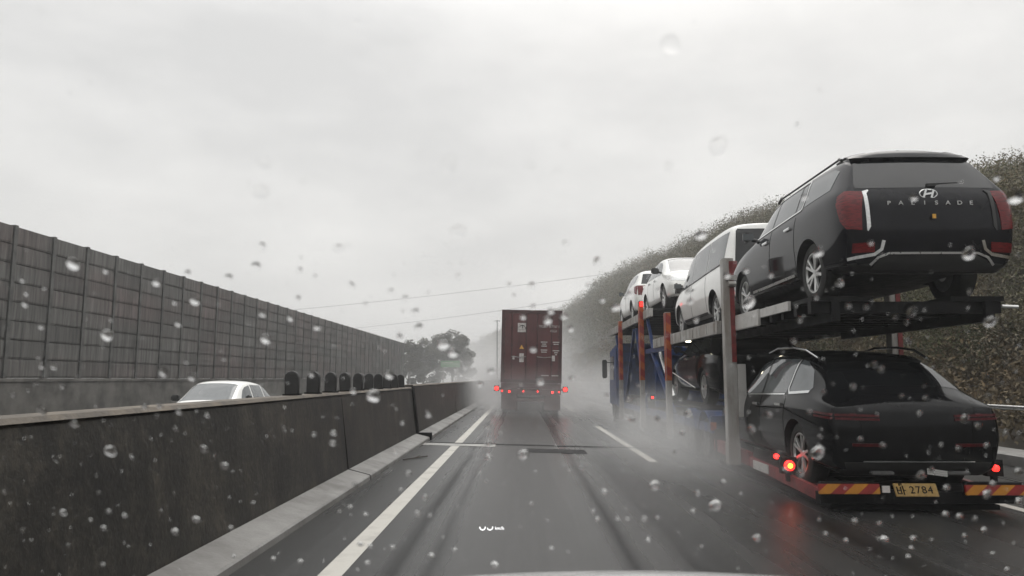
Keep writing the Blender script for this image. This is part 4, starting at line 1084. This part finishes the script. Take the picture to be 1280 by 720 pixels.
# ------------------------------------------------------------------ right verge, guard rail, hill
m = MB(); m.prism([(9.0, -6, -.22), (9.0, -6, -.03), (9.05, -6, .0), (9.6, -6, .02), (9.6, -6, -.22)], (0, 330, 0), 'y')
tag(m.build('kerb', M['pale_concrete']), kind='structure')
g = thing('guard_rail', 'thin pale guard rail along the far verge below the wooded hill', 'guard rail', (9.9, 0, 0))
m = MB()
prof = [(0, .745), (-.03, .76), (-.03, .775), (.01, .79), (-.03, .805), (-.03, .82), (0, .835), (.015, .835), (.03, .79), (.015, .745)]
m.prism([(x, -5, z) for x, z in prof], (0, 300, 0), 'y'); m.build('rail', M['silver'], g)
m = MB(); m.box(.04, .12, 0, .10, -.1, .88); po2 = m.build('post', M['grey_steel'], g); po2.location = (0, 1, 0)
for k in range(1, 60):
    q = po2.copy(); C.objects.link(q); q.parent = g; q.location = (0, 1 + 4 * k, 0)

RIDGE = [(-12, 0.2, 620), (-7, 0.9, 600), (-5, 1.8, 560), (-3.75, 2.62, 520), (-1.66, 3.67, 420), (.56, 4.59, 370), (3.0, 5.38, 290), (5.5, 7.15, 240), (7.35, 8.3, 205),
         (11.1, 9.63, 165), (13.4, 10.67, 148), (18.6, 12.35, 115), (26, 13.0, 90), (31.9, 13.4, 78), (34.6, 13.55, 74), (45, 14.2, 68), (60, 15, 66), (90, 15, 66), (120, 15, 80), (150, 14, 110), (180, 13.5, 140), (210, 14, 130), (250, 12, 120)]  # unseen ridge behind the camera added to darken reflections in the car paint
def lerp_tab(tab, x, c):
    if x <= tab[0][0]: return tab[0][c]
    for a, b in zip(tab, tab[1:]):
        if x <= b[0]: return a[c] + (b[c] - a[c]) * (x - a[0]) / (b[0] - a[0])
    return tab[-1][c]
def vnoise(x, y):
    def h(i, j): return (math.sin(i * 127.1 + j * 311.7) * 43758.5453) % 1.0
    i, j = math.floor(x), math.floor(y); u, v = x - i, y - j
    u, v = u * u * (3 - 2 * u), v * v * (3 - 2 * v)
    return (h(i, j) * (1 - u) + h(i + 1, j) * u) * (1 - v) + (h(i, j + 1) * (1 - u) + h(i + 1, j + 1) * u) * v
TREE_H = 5.0
def foot_dist(az):
    """distance from the camera at which the slope starts: the verge on the right, a cross-valley foot ahead"""
    if az > 160: return lerp_tab(RIDGE, az, 2) * .6
    if az > 1.2: return min(11.0 / math.sin(R(az)), lerp_tab(RIDGE, az, 2) * .80)
    return lerp_tab(RIDGE, az, 2) * .55
def hill_z(az, f):
    """height along azimuth az at fraction f from the foot (0) to the ridge (1) and beyond"""
    D = lerp_tab(RIDGE, az, 2); el = lerp_tab(RIDGE, az, 1)
    top = max(H + D * math.tan(R(el)) - TREE_H, .5)
    d0 = foot_dist(az); d = d0 + (D - d0) * f
    if f <= 1: k = f ** .8
    else: k = 1.0 - .5 * (f - 1)
    z = -.25 + (top + .25) * k
    z += (vnoise(az * .6 + 9, f * 6) - .5) * 2.2 * min(1, f * 2)
    return d, z
def hill_pt(az, f):
    d, z = hill_z(az, f); return Vector((d * math.sin(R(az)), d * math.cos(R(az)), z))
bm = bmesh.new(); azs = [-12 + .9 * i for i in range(70)] + [52 + 3 * i for i in range(64)]; fs = [0, .03, .07, .12, .2, .3, .4, .5, .6, .7, .8, .9, 1.0, 1.2, 1.6]
gr = [[bm.verts.new(hill_pt(a, f)) for f in fs] for a in azs]
for i in range(len(azs) - 1):
    for j in range(len(fs) - 1): bm.faces.new([gr[i][j], gr[i][j + 1], gr[i + 1][j + 1], gr[i + 1][j]])
me = bpy.data.meshes.new('hill'); bm.to_mesh(me); bm.free()
tag(link('hill', me, M['soil'], smooth=180), kind='structure')

import numpy as np
rng = np.random.default_rng(5)
def leaf_cloud(centres, radii, counts, sizes, tints=None):
    """many small quads spread through ellipsoids -> verts, faces"""
    V = []
    for (c, r, n, s) in zip(centres, radii, counts, sizes):
        p = rng.normal(size=(n, 3)); p /= np.linalg.norm(p, axis=1, keepdims=True)
        p *= (rng.uniform(.15, 1, (n, 1)) ** .5)
        p = p * np.array(r) + np.array(c)
        a = rng.normal(size=(n, 3)); a /= np.linalg.norm(a, axis=1, keepdims=True)
        b = rng.normal(size=(n, 3)); b -= a * (a * b).sum(1, keepdims=True); b /= np.linalg.norm(b, axis=1, keepdims=True)
        sz = s * rng.uniform(.5, 1.3, (n, 1))
        q = np.stack([p - a * sz, p + b * sz * .45, p + a * sz, p - b * sz * .45], 1)
        V.append(q.reshape(-1, 3))
    V = np.concatenate(V)
    if tints is not None: return V, np.repeat(np.array(tints, dtype=np.float32), counts, axis=0)
    return V
def quads_mesh(name, V, tint=None):
    n = len(V) // 4
    me = bpy.data.meshes.new(name); me.vertices.add(len(V)); me.vertices.foreach_set('co', V.astype(np.float32).ravel())
    me.loops.add(len(V)); me.loops.foreach_set('vertex_index', np.arange(len(V), dtype=np.int32))
    me.polygons.add(n); me.polygons.foreach_set('loop_start', np.arange(0, 4 * n, 4, dtype=np.int32)); me.polygons.foreach_set('loop_total', np.full(n, 4, np.int32))
    me.update(calc_edges=True)
    if tint is not None:                                    # each tree's own leaf colour
        at = me.attributes.new('tint', 'FLOAT_COLOR', 'FACE')
        at.data.foreach_set('color', np.concatenate([tint, np.ones((n, 1), np.float32)], 1).astype(np.float32).ravel())
    return me
cs, rs, ns, ss, ts = [], [], [], [], []
stems = []
KINDS_ = [(.062, .066, .030), (.085, .080, .042), (.125, .108, .072), (.11, .082, .046), (.052, .058, .028), (.15, .135, .10)]
def tint_(low=False):
    c = random.choice(KINDS_ if not low else [(.12, .085, .05), (.09, .07, .045), (.15, .12, .08)]); f = random.uniform(.85, 1.6); return tuple(v * f for v in c)
for i in range(6800):
    az = random.uniform(-9, 92) if i % 4 == 0 else random.uniform(-8, 42)
    f = random.random() ** .8 * 1.06 + .02
    p = hill_pt(az, f); d = p.length
    if az > 3 and f < .05: continue
    h = random.uniform(3.0, 7.4) * (1.0 if f > .12 else .45)
    if vnoise(p.x * .11, p.y * .11) < .25 and f > .1: continue
    r = h * random.uniform(.28, .46); ts_ = tint_()
    cap_ = H + d * math.tan(R(lerp_tab(RIDGE, az, 1) + (random.uniform(-1.4, .5) if random.random() < .93 else random.uniform(.3, .9)))) - p.z
    if cap_ < .8: continue
    h = min(h, cap_); r = min(r, h * .6); ts.append(ts_); stems.append((p.x, p.y, p.z, h))
    cs.append((p.x, p.y, p.z + h * .55)); rs.append((r, r, h * .5)); 
    ns.append(int((90 + 24000 / max(d, 25)) * (1 if az < 42 else .5))); ss.append(.030 + .00082 * d)
for i in range(1500):                                      # brush at the foot of the slope
    az = random.uniform(4, 80); f = random.uniform(.005, .16); p = hill_pt(az, f)
    h = random.uniform(.6, 1.8); cap_ = H + p.length * math.tan(R(lerp_tab(RIDGE, az, 1))) - p.z; h = min(h, max(.3, cap_)); ts.append(tint_(True)); cs.append((p.x, p.y, p.z + h * .45)); rs.append((h * .7, h * .7, h * .5)); ns.append(130); ss.append(.045 + .0013 * p.length)
LV, LT = leaf_cloud(cs, rs, ns, ss, ts)
sv, stt = [], []
for (x, y, z, h) in stems:                                  # bare pale stems and limbs among the foliage
    d = math.hypot(x, y); w0 = .035 + .0007 * d
    tn = random.choice([(.20, .18, .15), (.14, .12, .09), (.26, .24, .21)])
    for q in range(5):
        a = random.uniform(0, 6.28); z0 = z + (0 if q == 0 else h * random.uniform(.2, .5)); hh = h * random.uniform(.75, 1.0)
        e = (x + math.cos(a) * h * (.06 if q == 0 else .34), y + math.sin(a) * h * (.06 if q == 0 else .34), z + hh)
        px_, py_ = -y / max(d, 1), x / max(d, 1)
        ww = w0 * (1.3 if q == 0 else .8)
        sv += [(x + py_ * ww, y - px_ * ww, z0), (x - py_ * ww, y + px_ * ww, z0), (e[0] - py_ * ww * .2, e[1] + px_ * ww * .2, e[2]), (e[0] + py_ * ww * .2, e[1] - px_ * ww * .2, e[2])]
        stt.append(tn)
LV = np.concatenate([LV, np.array(sv)]); LT = np.concatenate([LT, np.array(stt, dtype=np.float32)])
tag(link('hillside_woods', quads_mesh('woods', LV, LT), M['woods']), 'bare brown and olive woods covering the hillside', 'woods', kind='stuff')

def tree(loc, h, w, label, lobes=16, seed=0):
    rnd = random.Random(seed)
    t = thing('tree', label, 'tree', loc, group='trees beyond the end of the noise barrier')
    m = MB(); top = Vector((0, 0, h * .7)); m.tube((0, 0, -.3), top * .6, .22, 8, .14); m.tube(top * .6, top, .14, 8, .05)
    cc, rr, nn, sz = [], [], [], []
    for k in range(lobes):
        a = rnd.uniform(0, 6.28); rad = rnd.uniform(.2, .75) * w; z = h * rnd.uniform(.16, .86)
        e = Vector((math.cos(a) * rad, math.sin(a) * rad, z)); m.tube((0, 0, z * .62), e, .07, 6, .02)
        cc.append(tuple(e)); r = w * rnd.uniform(.26, .42); rr.append((r, r, r * .8)); nn.append(420); sz.append(.20)
    cc.append((0, 0, h * .85)); rr.append((w * .4, w * .4, h * .15)); nn.append(500); sz.append(.2)
    m.build('trunk', M['bark'], t, 60)
    link('crown', quads_mesh('crown', leaf_cloud(cc, rr, nn, sz)), M['tree_leaf'], t)
def tree_at(px, ptop, Y, w, label, seed):
    p = at_y(px, ptop, Y); tree((p.x, Y, -.5), p.z + .5, w, label, seed=seed)
tree_at(512, 424, 112, 2.6, 'hazy low tree right at the end of the noise barrier', 1)
tree_at(530, 422, 118, 3.0, 'hazy mid-height tree second from the noise barrier end', 2)
tree_at(547, 417, 124, 3.4, 'hazy bushy tree third from the noise barrier end', 3)
tree_at(566, 411, 122, 3.6, 'tallest hazy round tree behind the green sign', 4)
tree_at(580, 432, 135, 2.8, 'low hazy tree at the open end of the tree row beside the hill', 5)
# green road sign far on the left
p = at_y(563, 455, 105)
sg = thing('road_sign', 'pale green road sign in the haze below the tallest tree', 'road sign', (p.x, 105, 0))
m = MB(); m.box(-1.35, 1.35, -.04, .04, p.z - .45, p.z + .45, .02); m.build('sign_board', M['sign_green'], sg)
m = MB(); m.box(-1.22, 1.22, -.05, -.043, p.z - .03, p.z + .03); m.box(-1.22, .4, -.05, -.043, p.z + .14, p.z + .22); m.build('sign_lettering', M['marking'], sg)
for x in (-1.0, 1.0):
    m = MB(); m.tube((x, .08, -.5), (x, .08, p.z + .4), .07); m.build('post', M['grey_steel'], sg, 40)
# slim pole beside the lorry
p = at_y(621.5, 400, 120)
pl = thing('pole', 'slim dark pole standing just beyond the maroon container', 'pole', (p.x, 120, 0))
m = MB(); m.tube((0, 0, -.6), (0, 0, p.z), .09, 8, .06); m.build('shaft', M['dark_steel'], pl, 60)
m = MB(); m.bar((-.5, 0, p.z - .15), (.5, 0, p.z - .15), .08, .08); m.build('cross_arm', M['dark_steel'], pl)
# power cables across the valley
def cable(a, b, sag, label):
    m = MB(); n = 24; P = []
    for k in range(n + 1):
        f = k / n; q = a.lerp(b, f); q.z -= sag * 4 * f * (1 - f); P.append(q)
    for u, v in zip(P, P[1:]): m.tube(u, v, .036, 6)
    tag(m.build('power_cable', M['cable']), label, 'power cable', 'power cables strung across the valley')
cable(at_y(240, 398, 190), at_y(900, 322, 170), 1.2, 'upper power cable crossing the sky above the lorry')
cable(at_y(300, 422, 190), at_y(900, 341, 170), 2.0, 'lower power cable crossing the sky just above the lorry')

# ------------------------------------------------------------------ own car: bonnet in front of the windscreen
t = thing('car', 'wet silver white bonnet of the car the photo is taken from', 'car', (.22, 1.75, 0))
def bonnet():
    bm = bmesh.new(); nx, ny = 41, 25
    def z(u, v):                                            # u across -1..1, v 0 (windscreen) .. 1 (nose)
        return 1.097 - .075 * u ** 2 - .05 * u ** 6 - .09 * v - .16 * v ** 4
    g = [[bm.verts.new((u * .86, -1.15 + 1.35 * v, z(u, v))) for v in [j / (ny - 1) for j in range(ny)]] for u in [-1 + 2 * i / (nx - 1) for i in range(nx)]]
    for i in range(nx - 1):
        for j in range(ny - 1): bm.faces.new([g[i][j], g[i + 1][j], g[i + 1][j + 1], g[i][j + 1]])
    bnd = [e for e in bm.edges if e.is_boundary]
    r = bmesh.ops.extrude_edge_only(bm, edges=bnd)
    for q in r['geom']:
        if isinstance(q, bmesh.types.BMVert): q.co.z -= .05
    bmesh.ops.recalc_face_normals(bm, faces=bm.faces)
    me = bpy.data.meshes.new('bonnet'); bm.to_mesh(me); bm.free()
    return link('bonnet', me, M['bonnet_paint'], t, 50)
BON = bonnet()
for s in (-1, 1):
    m = MB(); a, b = sorted((s * .875, s * .97)); m.box(a, b, -1.15, .18, .35, .86, .03); m.build('wing', M['bonnet_paint'], t, 40)
m = MB(); m.box(-.95, .95, .19, .34, .30, .70, .05); m.build('front_bumper', M['bonnet_paint'], t, 40)
for s in (-1, 1): wheel_parts('wheel', .34, .22, t, M['alloy'], s, (s * .84, -.45, .335))

# ------------------------------------------------------------------ windscreen rain and the speed read-out on the glass
WS_P = Vector((0, .62, 1.40)); WS_N = Vector((0, -math.cos(R(32)) * 0 - math.sin(R(60)), -math.cos(R(60)))).normalized()
WS_U = Vector((1, 0, 0)); WS_V = WS_N.cross(WS_U).normalized()
if WS_V.z < 0: WS_V = -WS_V
WS_R = Matrix((WS_U, WS_V, -WS_N)).transposed()            # local z points away from the driver, out of the glass
def on_glass(px, py):
    d = ray(px, py); o = Vector((0, 0, H)); s = (WS_P - o).dot(WS_N) / d.dot(WS_N); return o + d * s
def drop_mesh(name, sx, sy, h, seed, flat=False):
    rnd = random.Random(seed); bm = bmesh.new()
    rings, n = 7, 22; ph = [rnd.uniform(0, 6.28) for _ in range(3)]
    top = bm.verts.new((0, 0, h)); prev = None
    def rad(a): return 1 + .07 * math.sin(2 * a + ph[0]) + .05 * math.sin(3 * a + ph[1])
    R_ = []
    for i in range(1, rings + 1):
        t_ = (math.pi / 2) * i / rings
        R_.append([bm.verts.new((sx * rad(2 * math.pi * k / n) * math.sin(t_) * math.cos(2 * math.pi * k / n), sy * rad(2 * math.pi * k / n) * math.sin(t_) * math.sin(2 * math.pi * k / n), h * (1 - math.sin(t_) ** 2 if flat else math.cos(t_)))) for k in range(n)])
    for k in range(n): bm.faces.new([top, R_[0][k], R_[0][(k + 1) % n]])
    for a, b in zip(R_, R_[1:]):
        for k in range(n): bm.faces.new([a[k], b[k], b[(k + 1) % n], a[(k + 1) % n]])
    bm.faces.new(list(reversed(R_[-1])))
    bmesh.ops.recalc_face_normals(bm, faces=bm.faces)
    me = bpy.data.meshes.new(name); bm.to_mesh(me); bm.free(); me.materials.append(M['water'])
    for p in me.polygons: p.use_smooth = len(p.vertices) < 10
    return me
small = [drop_mesh('raindrop', .0026 * a, .0026 * b, .0011, i) for i, (a, b) in enumerate(((1, 1), (.85, 1.05), (1.1, .95), (.95, 1.15)))]
thin = [drop_mesh('raindrop', .0030 * a, .0030 * b, .00085, i + 9, True) for i, (a, b) in enumerate(((1, 1), (.9, 1.05), (1.1, .95), (1.0, 1.2)))]
faint = [drop_mesh('raindrop', .0030 * a, .0030 * b, .00042, i + 19, True) for i, (a, b) in enumerate(((1, 1), (.9, 1.05), (1.1, .95)))]
def drop(px, py, scale, label, group):
    o = bpy.data.objects.new('raindrop', random.choice(faint if 'sky' in label else small if (scale > 1.6 and py > 300) or (py > 320 and random.random() < .14) else thin)); C.objects.link(o)
    m4 = WS_R.to_4x4(); m4.translation = on_glass(px, py)
    o.matrix_world = m4 @ Matrix.Rotation(random.uniform(-.5, .5), 4, 'Z') @ Matrix.Diagonal((scale, scale, scale, 1))
    return tag(o, label, 'raindrop', group)
big = [(562, 205, 2.1, 'large raindrop against the open sky straight above the lorry'), (91, 330, 2.1, 'bright raindrop on the near end of the noise barrier, near its top'),
       (134, 419, 2.2, 'bright dark-edged raindrop halfway up the near noise barrier panels'), (898, 183, 2.3, 'large smeared raindrop in the sky above the white van'),
       (467, 495, 2.3, 'wide bright raindrop on the top edge of the dark median'), (554, 431, 2.0, 'bright raindrop over the tallest hazy tree, upper of two'),
       (566, 441, 1.8, 'bright raindrop over the tallest hazy tree, lower of two'), (654, 568, 1.8, 'bright raindrop on the road behind the lorry, near the joint'),
       (1022, 566, 2.5, 'bright dark-edged raindrop over the rear wheel of the crossover'), (818, 607, 2.0, 'bright raindrop on the road between the lane line and the carrier'),
       (894, 632, 2.1, 'bright raindrop on the road beside the red lamp reflection'), (1238, 402, 1.8, 'bright raindrop below the rear bumper of the dark SUV'),
       (1269, 246, 2.0, 'bright raindrop over the hill beside the dark SUV'), (936, 378, 2.0, 'bright raindrop by the front wheel of the dark SUV'),
       (1211, 317, 2.0, 'bright raindrop on the silver bumper strip of the dark SUV'), (138, 564, 2.1, 'dark-edged raindrop low on the dark median barrier'),
       (838, 56, 2.3, 'faint large raindrop highest in the sky'), (326, 240, 1.9, 'faint large raindrop in the sky above the noise barrier'),
       (332, 424, 1.8, 'bright raindrop on the panels above the passing white sedan'), (573, 288, 1.9, 'raindrop in the sky between the power cables and the cloud')]
used = [(612, 661, 26)]
for px, py, s, lab in big: drop(px, py, s, lab, 'large raindrops on the windscreen'); used.append((px, py, 16))
def zone(px, py):
    if 625 < px < 700 and 388 < py < 512: return 'the maroon container'
    if px > 770 and py > 190 + max(0, (1060 - px) * .75) and py < 640 and px < 1260: return 'the loaded car carrier'
    if px < 505 and 276 + px * .305 < py < 530 - px * .083: return 'the noise barrier'
    if py >= 530 - px * .083 and py > 476 and px < 525 and py < 720 - (px - 220) * .56: return 'the dark median barrier'
    if py > 500: return 'the wet road'
    if px > 700 and py > 473 - (px - 651) * 1.2 and py > 205: return 'the wooded hill'
    if py < 420: return 'the grey sky'
    return 'the hazy distance'
n = 0
while n < 258:
    px, py = random.uniform(2, 1278), random.uniform(4, 716)
    if py < 300 and random.random() < .90: continue
    if any((px - a) ** 2 + (py - b) ** 2 < c * c for a, b, c in used): continue
    z = zone(px, py); used.append((px, py, 11)); n += 1
    drop(px, py, random.choice((.5, .6, .7, .75, .8, .9, 1.0, 1.3)), f'small clear raindrop on the windscreen in front of {z}', f'raindrops in front of {z}')
# the finest beads: too many to count, one object
bm = bmesh.new()
for i in range(700):
    px, py = random.uniform(-20, 1300), random.uniform(-10, 740)
    if py < 300 and random.random() < .93: continue
    c = on_glass(px, py); r = random.uniform(.0003, .0008)
    m4 = WS_R.to_4x4(); m4.translation = c
    res = bmesh.ops.create_icosphere(bm, subdivisions=1, radius=r, matrix=m4 @ Matrix.Diagonal((1, 1, .45, 1)))
me = bpy.data.meshes.new('rain_beads'); bm.to_mesh(me); bm.free()
tag(link('rain_beads', me, M['water'], smooth=180), 'fine rain beads all over the windscreen', 'rain', kind='stuff')

# speed read-out: the display's image floats just beyond the bonnet; only the lower half of the digits is lit
HP = at_y(608, 661, 2.35)
hud = thing('speed_display', 'small white lit speed read-out low over the road just above the bonnet', 'display', HP)
hud.rotation_euler = (R(80), 0, 0)
def hud_part(name, segs, r):
    m = MB()
    for a, b in segs: m.tube(a, b, r, 6)
    return m.build(name, M['hud'], hud)
k = (at_y(609, 661, 2.35) - at_y(608, 661, 2.35)).length      # metres of one photo pixel there
def arc(cx, cy_, rx, ry, a0, a1, n=10):
    P = [Vector((cx + rx * math.cos(R(a0 + (a1 - a0) * i / n)), cy_ + ry * math.sin(R(a0 + (a1 - a0) * i / n)), 0)) for i in range(n + 1)]
    return list(zip(P, P[1:]))
hud_part('digit', arc(-4.8 * k, 2.0 * k, 3.4 * k, 3.4 * k, 172, 368), .6 * k)
hud_part('digit', arc(4.4 * k, 2.0 * k, 3.4 * k, 3.4 * k, 195, 372), .6 * k)
text_mesh('unit', 'km/h', 5.6 * k, M['hud'], hud, (16.5 * k, .6 * k, 0), (0, 0, 0), depth=.1 * k)

# ------------------------------------------------------------------ air: haze and spray
def volume_mat(name, dens, aniso, falloff=False, scale=1.0, col=(1, 1, 1)):
    m = bpy.data.materials.new(name); m.use_nodes = True; nt = m.node_tree; N, L = nt.nodes, nt.links
    N.remove(N['Principled BSDF'])
    v = N.new('ShaderNodeVolumePrincipled'); v.inputs['Density'].default_value = dens; v.inputs['Anisotropy'].default_value = aniso
    v.inputs['Color'].default_value = (*col, 1)
    L.new(v.outputs['Volume'], N['Material Output'].inputs['Volume'])
    if falloff:
        tc = N.new('ShaderNodeTexCoord'); ln = N.new('ShaderNodeVectorMath'); ln.operation = 'LENGTH'; L.new(tc.outputs['Object'], ln.inputs[0])
        mr = N.new('ShaderNodeMapRange'); mr.interpolation_type = 'SMOOTHSTEP'
        mr.inputs['From Min'].default_value = 1.0; mr.inputs['From Max'].default_value = 0.1; mr.inputs['To Min'].default_value = 0; mr.inputs['To Max'].default_value = dens
        L.new(ln.outputs['Value'], mr.inputs['Value'])
        g = N.new('ShaderNodeNewGeometry'); nz = N.new('ShaderNodeTexNoise'); nz.inputs['Scale'].default_value = scale; nz.inputs['Detail'].default_value = 3
        L.new(g.outputs['Position'], nz.inputs['Vector'])
        r2 = N.new('ShaderNodeMapRange'); r2.inputs['From Min'].default_value = .32; r2.inputs['From Max'].default_value = .68; r2.inputs['To Min'].default_value = .15; r2.inputs['To Max'].default_value = 1.5
        L.new(nz.outputs['Fac'], r2.inputs['Value'])
        mu = N.new('ShaderNodeMath'); mu.operation = 'MULTIPLY'; L.new(mr.outputs['Result'], mu.inputs[0]); L.new(r2.outputs['Result'], mu.inputs[1])
        L.new(mu.outputs[0], v.inputs['Density'])
    return m
m = MB(); m.box(-450, 450, -220, 780, -1.6, 46); 
tag(m.build('haze', volume_mat('rain haze', .0019, .5, col=(.98, .99, 1.0))), 'pale rain haze filling the air', 'haze', kind='stuff')
def spray(loc, scale, dens, label):
    bm = bmesh.new(); bmesh.ops.create_icosphere(bm, subdivisions=3, radius=1.0)
    me = bpy.data.meshes.new('road_spray'); bm.to_mesh(me); bm.free()
    o = link('road_spray', me, volume_mat('wheel spray', dens, .3, True, .8), None, 180); o.location = loc; o.scale = scale
    tag(o, label, 'spray', kind='stuff')
spray((.4, 34.0, .35), (4.2, 11.0, 2.3), .22, 'grey wheel spray rolling behind the container lorry')
spray((4.0, 34, .5), (3.4, 16, 2.4), .13, 'grey wheel spray hanging between the lorry and the car carrier')
spray((2.6, 13.4, .1), (1.5, 6.2, 1.35), .38, 'low grey wheel spray beside the car carrier wheels')
spray((4.4, 14.2, .1), (2.2, 5.0, .9), .22, 'low grey wheel spray under the car carrier')
spray((-2.0, 40, .6), (3.4, 16, 2.3), .10, 'grey wheel spray between the lorry and the median')
spray((0, 190, 0), (150, 130, 16), .019, 'bank of low mist lying in the valley far ahead')

# ------------------------------------------------------------------ light
SUN_EL, SUN_AZ = 58, 20
w = bpy.data.worlds.new('World'); sc.world = w; w.use_nodes = True
N, L = w.node_tree.nodes, w.node_tree.links
bg = N['Background']; bg.inputs['Strength'].default_value = 0.125
sky = N.new('ShaderNodeTexSky'); sky.sky_type = 'NISHITA'; sky.sun_disc = False
sky.sun_elevation = R(SUN_EL); sky.sun_rotation = R(SUN_AZ); sky.dust_density = 6; sky.air_density = 1.5
tc = N.new('ShaderNodeTexCoord'); mp = N.new('ShaderNodeMapping'); mp.inputs['Scale'].default_value = (1.0, 1.0, 2.6); mp.inputs['Location'].default_value = (.35, .1, .0)
L.new(tc.outputs['Generated'], mp.inputs['Vector'])
nz = N.new('ShaderNodeTexNoise'); nz.inputs['Scale'].default_value = 2.7; nz.inputs['Detail'].default_value = 8; nz.inputs['Roughness'].default_value = .58
L.new(mp.outputs['Vector'], nz.inputs['Vector'])
rp = N.new('ShaderNodeValToRGB'); rp.color_ramp.elements[0].position = .36; rp.color_ramp.elements[1].position = .64
rp.color_ramp.elements[0].color = (5.05, 5.02, 4.95, 1); rp.color_ramp.elements[1].color = (6.45, 6.37, 6.22, 1)
L.new(nz.outputs['Fac'], rp.inputs['Fac'])
# an overcast sky is brighter overhead than near the horizon
sp = N.new('ShaderNodeSeparateXYZ'); L.new(tc.outputs['Generated'], sp.inputs[0])
el = N.new('ShaderNodeMapRange'); el.inputs['From Min'].default_value = .42; el.inputs['From Max'].default_value = 1; el.inputs['To Min'].default_value = .765; el.inputs['To Max'].default_value = 2.3
L.new(sp.outputs['Z'], el.inputs['Value'])
cl = N.new('ShaderNodeVectorMath'); cl.operation = 'SCALE'; L.new(rp.outputs['Color'], cl.inputs[0]); L.new(el.outputs['Result'], cl.inputs['Scale'])
mx = N.new('ShaderNodeMix'); mx.data_type = 'RGBA'; mx.inputs[0].default_value = .96
L.new(sky.outputs['Color'], mx.inputs[6]); L.new(cl.outputs[0], mx.inputs[7]); L.new(mx.outputs[2], bg.inputs['Color'])
sd = bpy.data.lights.new('sun', 'SUN'); sd.energy = .5; sd.angle = R(40); sd.color = (1, .97, .93)
so = bpy.data.objects.new('sun', sd); C.objects.link(so)
so.rotation_euler = (R(90 - SUN_EL), 0, R(180 - SUN_AZ))

sc.view_settings.view_transform = 'Standard'; sc.view_settings.look = 'None'
sc.view_settings.exposure = 0.5; sc.view_settings.gamma = 1; sc.view_settings.use_curve_mapping = False
cy = sc.cycles
cy.use_denoising = True
try: cy.denoiser = 'OPENIMAGEDENOISE'
except Exception: pass
cy.volume_bounces = 1; cy.max_bounces = 10; cy.transmission_bounces = 8; cy.diffuse_bounces = 3; cy.glossy_bounces = 3
cy.caustics_reflective = False; cy.caustics_refractive = False
